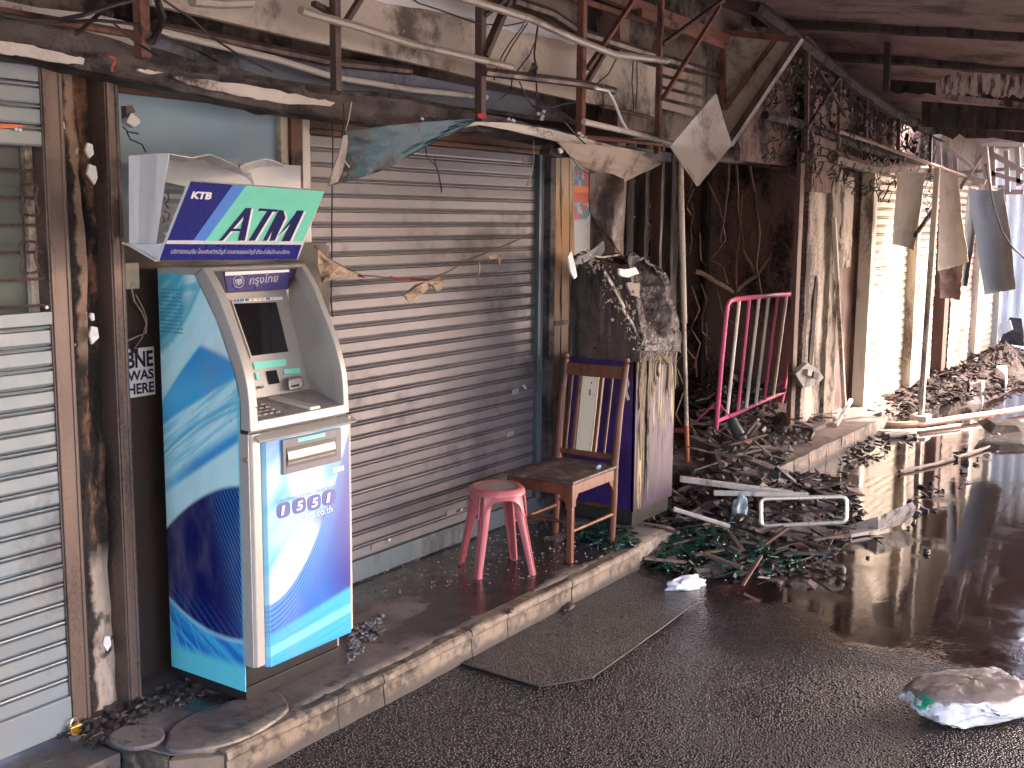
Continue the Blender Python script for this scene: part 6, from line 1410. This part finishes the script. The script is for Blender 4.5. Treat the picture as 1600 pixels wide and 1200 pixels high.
for k in range(70):
    px = r8.uniform(1010, 1320); py = r8.uniform(735, 880)
    if py > 905-(px-1000)*.1 or py < 745+(1100-px)*.2: continue
    p = AZ(px, py, RZ+.05+.08*r8.random()); a_ = r8.uniform(0, 6.3); L_ = r8.uniform(.08, .30); d_ = Vector((math.cos(a_)*L_, math.sin(a_)*L_, r8.uniform(-.05,.09)))
    b.bar(p-d_*.5, p+d_*.5, r8.uniform(.008,.028), r8.uniform(.006,.016))
tag(b.build('charred_laths', grimy('charred_lath', (.10,.065,.048), (.012,.01,.009), .5, .6, 0, 14)), 'charred laths and strips sticking out of the debris heap', 'laths', kind='stuff')
b = MB()
for k in range(60):
    px = r8.uniform(1080, 1290); py = r8.uniform(640, 730); p = AZ(px, py, .04+.08*r8.random()); a_ = r8.uniform(0, 6.3); L_ = r8.uniform(.10, .45); d_ = Vector((math.cos(a_)*L_, math.sin(a_)*L_, r8.uniform(-.05,.12)))
    if p.y < 3.15: continue
    b.bar(p-d_*.5, p+d_*.5, r8.uniform(.01,.035), r8.uniform(.008,.02))
tag(b.build('charred_laths', grimy('brown_lath', (.14,.10,.075), (.02,.015,.013), .45, .7, 0, 14)), 'brown laths scattered among the rubble at the barrier foot', 'laths', kind='stuff')
# long pieces
def stick(p, q, w_, h_, mat, name, lb, cat, z0=0, z1=0, bev=.003):
    a = AZ(*p, z0); c_ = AZ(*q, z1); b = MB(); b.bar(a, c_, w_, h_); return tag(b.build(name, mat, bevel=bev), lb, cat)
stick((1062,748),(1240,772),.07,.03,battm,'white_batten','upper long white batten lying on the debris right of the purple machine','batten', .10,.02)
stick((1115,770),(1262,773),.035,.03,battm,'white_batten','lower straight white batten just above the chrome frame','batten', .06,.05)
stick((1052,795),(1140,822),.035,.02,battm,'white_batten','short white batten slanting down towards the green glass','batten', .08,-.02)
stick((1080,685),(1225,742),.09,.05,grimy('grey_brown_plank',(.22,.19,.16),amt=.35),'plank','wide grey plank sloping from the recess down to the road','plank', .05,-.02)
stick((1212,730),(1250,762),.05,.03,rubd,'plank','short black plank end at the corner of the raised pavement','plank', .03,-.1)
stick((1160,915),(1190,868),.018,.014,rustred,'stick','reddish brown stick on the glass near the road edge of the heap','stick', RZ+.02,.0)
stick((1180,862),(1230,825),.02,.015,rustred,'stick','thin brown stick leaning up towards the chrome frame','stick', RZ+.03,.02)
stick((1100,612),(1180,650),.03,.02,rubl,'stick','pale stick in the recess behind the barrier','stick', .15,.05)
stick((880,905),(1015,873),.012,.01,rubd,'stick','thin dark splinter beside the kerb','stick', RZ+.01,RZ+.01)
stick((1040,852),(1105,858),.02,.006,gg,'glass_strip','long narrow strip of pale green glass nearest the kerb end','glass strip', RZ+.05,RZ+.04)
stick((1120,900),(1160,890),.02,.006,gg,'glass_strip','pale glass strip beside the white plastic bag','glass strip', RZ+.02,RZ+.04)
# blade of pale board on the water
b = MB(); P = [AZ(1322,826,RZ+.02), AZ(1372,812,RZ+.10), AZ(1425,789,RZ+.12), AZ(1431,797,RZ+.10), AZ(1420,815,RZ+.02), AZ(1372,832,RZ+.005), AZ(1330,840,RZ+.005)]
b.slab(P, (0,0,.02)); tag(b.build('bent_board', ashw), 'pale bent board like a blade lying in the water at the right of the heap', 'board')
b = MB(); b.slab([AZ(*p, z) for p, z in (((1205,845),RZ+.02),((1300,842),RZ+.03),((1330,840),RZ+.02),((1270,822),RZ+.08),((1180,828),RZ+.08))], (0,0,.012)); tag(b.build('bent_board', rubm), 'grey board lying flat in the heap below the chrome frame', 'board')
# white polythene and foam
def lump(c_, sx, sy, sz, mat, name, lb, cat, seed, rot=0, nz=.35, nf=2.2):
    b = MB(); nu, nv = 26, 16
    def fn(u, v):
        q = u*2*math.pi; f = v*math.pi; d = Vector((math.cos(q)*math.sin(f), math.sin(q)*math.sin(f), math.cos(f)))
        r_ = 1+nz*MN.noise(d*nf+Vector((seed, 0, 0)))+nz*.4*MN.noise(d*nf*3+Vector((0, seed, 0)))
        p = Vector((d.x*sx*r_, d.y*sy*r_, max(d.z, -.35)*sz*r_)); p = Matrix.Rotation(rot, 3, 'Z') @ p; return c_+p+Vector((0,0,sz*.33))
    b.grid(fn, nu, nv); return tag(b.build(name, mat, smooth=True), lb, cat)
bagm = plain('white_polythene', (.78,.78,.80), .35)
lump(AZ(1072,918,RZ), .115, .05, .045, bagm, 'plastic_bag', 'small crumpled white plastic bag at the road edge of the green glass', 'plastic bag', 3, -.5)
c_ = AZ(1155,812,RZ+.04)
lump(AZ(1156,815,RZ+.04), .075, .05, .125, plain('pale_blue_grey_plastic', (.36,.44,.46), .35), 'plastic_bag', 'pale bluish plastic bag standing up in the debris left of the chrome frame', 'plastic bag', 21, .3, .5, 1.6)
lump(AZ(1058,850,RZ), .04,.03,.03, bagm, 'plastic_scrap', 'tiny white scrap left in the green glass', 'scrap', 8)
# chrome frame
ch_ = empty('chrome_frame', AZ(1255,815,RZ+.1), 'empty rounded rectangular chrome tube frame standing on the debris heap', 'frame')
d0 = AZ(1192,815,-.02); 
nrm = Vector((1.0,.0,0)).cross(Vector((0,0,1)))
def cf(px, py): return AP(px, py, d0, Vector((.85,.35,-.15)).normalized())
pts = []
for cx, cy_, q0 in ((1198,787,180),(1314,784,270),(1314,808,0),(1198,814,90)):
    for k in range(5): q = math.radians(q0+k*22.5); pts.append((cx+9*math.cos(q), cy_+8*math.sin(q)))
pts.append(pts[0]); b = MB(); b.tube([cf(*p) for p in pts], .0125, 8, False); b.build('tube_loop', plain('warm_chrome', (.85,.76,.60), .3, .45), ch_, smooth=True)
b = MB(); b.tube([cf(1176,802), cf(1250,800), cf(1320,796)], .006, 6); b.build('cross_wire', wirem, ch_)
# rusty pipe and cord across the far road
squig([(1288,655),(1340,664),(1400,668),(1440,666),(1500,657),(1560,648),(1610,639)], 0, .03, None, 'x', '', '') if False else None
def groundtube(pts, z, r_, mat, name, lb, cat, n=8):
    b = MB(); b.tube([AZ(px, py, z) for px, py in pts], r_, n); return tag(b.build(name, mat, smooth=True), lb, cat)
groundtube([(1288,652),(1345,660),(1400,664),(1442,662),(1500,653),(1560,645),(1615,636)], RZ+.05, .032, grimy('rusty_pipe', (.42,.22,.13), (.14,.07,.05), .35, .6, 0, 8, (1,1,1), (.5,.35,.25), .004), 'rusty_pipe', 'long rusty pipe lying across the flooded lane behind the leaning pole', 'pipe')
groundtube([(1260,668),(1380,674),(1440,672),(1500,664)], RZ+.03, .014, creamp2, 'cord', 'pale cord lying just below the rusty pipe', 'cord')
groundtube([(1405,737),(1460,725),(1525,705),(1560,694)], RZ+.015, .014, grimy('wet_brown_pole', (.16,.10,.07), amt=.4), 'thin_pole', 'thin brown pole lying in the flood water', 'pole')
groundtube([(1380,680),(1410,678),(1430,677)], RZ+.03, .03, rubl, 'tube_piece', 'short pale tube lying in the water below the cord', 'tube')
# dark charred hulk in the water at right, and bits
def hulk(pts, z, h, mat, lb, name='charred_sheet'):
    b = MB(); P = [AZ(*p, z) for p in pts]; c_ = sum(P, Vector())/len(P)
    b.v += P; t_ = [p.lerp(c_, .35)+Vector((0,0,h*(.6+.5*rng.random()))) for p in P]; b.v += t_; n_ = len(P)
    b.f += [[i, (i+1)%n_, n_+(i+1)%n_, n_+i] for i in range(n_)]+[list(range(n_, 2*n_))]; return tag(b.build(name, mat), lb, 'charred sheet')
hulk([(1522,700),(1530,688),(1560,680),(1612,678),(1612,705),(1560,708)], RZ, .05, matte, 'black charred sheet lying in the flood water at the right edge')
hulk([(1527,658),(1545,662),(1600,660),(1612,668),(1600,680),(1550,676),(1535,668)], RZ, .06, matte, 'crumpled black sheet just above the charred one at the right edge')
hulk([(1455,640),(1500,615),(1520,600),(1540,605),(1530,620),(1480,650)], RZ, .16, matte, 'black burnt beam end sloping off the rubble bank', 'burnt_beam')
hulk([(1505,615),(1525,600),(1545,612),(1535,632),(1510,632)], RZ, .20, rubm, 'brown broken block standing in the flood water', 'broken_block')
hulk([(1550,603),(1560,590),(1575,600),(1572,614)], RZ, .22, whitem, 'small bright white block among the far rubble', 'broken_block')
hulk([(1560,540),(1572,520),(1600,528),(1600,545)], RZ+.1, .3, matte, 'crumpled dark heap before the corrugated wall', 'rubble_heap')
b = MB(); b.slab([AX(*p, 18) for p in ((1560,508),(1578,500),(1582,515),(1568,522))], (.05,0,0)); tag(b.build('crumpled_scrap', whitem), 'bright crumpled foil in front of the corrugated wall', 'scrap')
b = MB(); b.slab([AX(*p, 17.5) for p in ((1562,540),(1600,545),(1600,555),(1564,549))], (.3,0,0)); tag(b.build('white_board', whitem), 'bright white board lying before the corrugated wall', 'board')
# boot by the barrier and torn wood
bo = empty('boot', AZ(1160,698,.0), 'burnt grey boot lying in front of the barrier foot', 'boot'); c_ = ORG[bo.name]
b = MB(); Q = [(0,0,.02),(.01,.02,.07),(.0,.05,.12),(.03,.09,.16),(.06,.12,.19)]; b.tube([c_+Vector(q) for q in Q], [.035,.05,.048,.045,.042], 10); b.build('shaft', grimy('grey_leather', (.11,.12,.11), amt=.3), bo, smooth=True)
b = MB(); b.tube([c_+Vector(q) for q in ((-.02,-.03,.02),(.02,.0,.03),(.10,-.02,.04))], [.02,.04,.025], 8); b.build('toe', plain('orange_lining', (.40,.10,.05), .6), bo, smooth=True)
for (a, c2, i) in (((1163,680),(1185,655),0),((1170,684),(1186,662),1)):
    stick(a, c2, .03, .02, rubl, 'splinter', ['pale torn wood splinter standing behind the boot','second torn wood splinter beside the first'][i], 'splinter', .1, .25)
b = MB(); b.slab([AZ(*p, .02) for p in ((1215,650),(1240,655),(1290,668),(1270,675),(1225,668))], (0,0,.03)); tag(b.build('broken_board', rubm), 'broken board lying at the foot of the first cream pillar', 'board')
# small dark things on the road near the kerb
lump(AZ(888,950,RZ), .07, .03, .018, rubd, 'wet_rag', 'flattened black rag on the road beside the kerb', 'rag', 4, .3)
lump(AZ(797,956,-.002), .04, .015, .010, rubd, 'wet_rag', 'small black scrap on the edge of the pavement', 'rag', 6, .3)
lump(AZ(1448,865,RZ), .03, .02, .02, rubd, 'small_stone', 'small dark stone in the flood water', 'stone', 6, .3)

# ================================================================== big white bag at the lower right
def bagmat():
    M = Mat('wet_white_bag'); a = M.noise(5, 6, .6); n = M.nt.nodes.new('ShaderNodeSeparateXYZ'); M.nt.links.new(M.geo.outputs['Normal'], n.inputs[0]); b_ = M.noise(18, 5, .6, (1,2,1), 2)
    # the upper skin is a brown, wet layer of dirt; the plastic below is clean
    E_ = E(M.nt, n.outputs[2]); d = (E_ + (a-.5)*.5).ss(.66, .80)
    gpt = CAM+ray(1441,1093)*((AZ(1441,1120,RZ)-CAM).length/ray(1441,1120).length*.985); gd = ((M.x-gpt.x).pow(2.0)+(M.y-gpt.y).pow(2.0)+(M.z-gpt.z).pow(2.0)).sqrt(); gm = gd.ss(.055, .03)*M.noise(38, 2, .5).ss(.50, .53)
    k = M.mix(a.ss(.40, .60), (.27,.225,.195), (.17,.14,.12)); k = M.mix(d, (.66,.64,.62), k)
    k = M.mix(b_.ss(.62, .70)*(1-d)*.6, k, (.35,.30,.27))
    k = M.mix(gm, k, (.02,.30,.16))
    return M.set(k, .25, 0, a+b_*.6, .4, .01)
C0 = AZ(1512,1118,RZ); U1 = (AZ(1610,1100,RZ)-AZ(1410,1120,RZ)).normalized(); V1 = Vector((-U1.y, U1.x, 0))
if V1.dot(FWD) < 0: V1 = -V1
bg_ = empty('rubbish_bag', C0, 'large wet white plastic bag with a dirty top lying at the lower right', 'bag')
def bagf(u, v):
    q = u*2*math.pi; f = v*math.pi; cx = math.copysign(abs(math.cos(q))**.75, math.cos(q)); sy = math.copysign(abs(math.sin(q))**.75, math.sin(q))
    s = math.sin(f)**.72; z = math.cos(f); z = math.copysign(abs(z)**.8, z)
    fold = .030*MN.noise(Vector((cx*s*1.6, sy*s*1.6, z*1.1)))+.022*MN.noise(Vector((cx*s*4, sy*s*4, z*5+3)))+.009*MN.noise(Vector((cx*s*9+z*6, sy*s*10, z*12)))
    wid = .205+.02*MN.noise(Vector((q, 1, 0)))
    P = C0+U1*(cx*s*(.275)+fold+.035)+V1*(sy*s*(wid*.78)+fold*.6+.03)+Vector((0,0,max(0, .062+z*.072*(1+.10*cx)+fold*.5)))
    return P
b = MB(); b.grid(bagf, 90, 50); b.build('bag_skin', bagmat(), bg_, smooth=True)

# ------------------------------------------------------------------ groups for repeats
GR = {'roller_shutter': 'roller shutters along the arcade', 'cable': 'burnt cables and wires', 'post': 'charred posts', 'upright': 'charred uprights in the recess', 'purlin': 'rusty purlins', 'hanging_board': 'boards hanging before the far shutters', 'hanging_sheet': 'bent metal sheets hanging from the frame', 'pipe': 'pale pipes along the sign board', 'jamb': 'jambs between the far shutters', 'rubble': 'rubble banks', 'debris_heap': 'rubble banks', 'broken_glass': 'broken green glass', 'burnt_paper_scrap': 'paper scraps on the sagging cable', 'white_batten': 'white battens on the debris', 'recess_wall': 'walls of the burnt recess', 'stick': 'sticks in the debris', 'plank': 'planks in the debris', 'shutter_guide': 'guide rails of the centre shutter', 'leaning_lath': 'laths leaning at the burnt door', 'splinter': 'wood splinters', 'awning_frame': 'awning frames', 'kerb': 'kerbs', 'broken_slab': 'broken slabs on the pavement corner', 'back_panel': 'panels behind the steel frame', 'door_frame': 'uprights behind the grille', 'hanger_rod': 'hanger rods', 'burnt_fascia': 'burnt fascias under the ceiling', 'upper_wall': 'walls above the shops', 'grit': 'grit and ash', 'charred_sheet': 'charred sheets in the water', 'broken_block': 'broken blocks in the rubble', 'crumpled_scrap': 'crumpled white scraps', 'bent_board': 'bent boards in the heap', 'wet_rag': 'wet scraps by the kerb', 'red_ribbon': 'red ribbons on the beam', 'glass_strip': 'strips of green glass'}
for o in list(COL.objects):
    nm = o.name.split('.')[0]
    if o.parent is None and nm in GR and 'label' in o and o.get('kind') != 'structure': o['group'] = GR[nm]
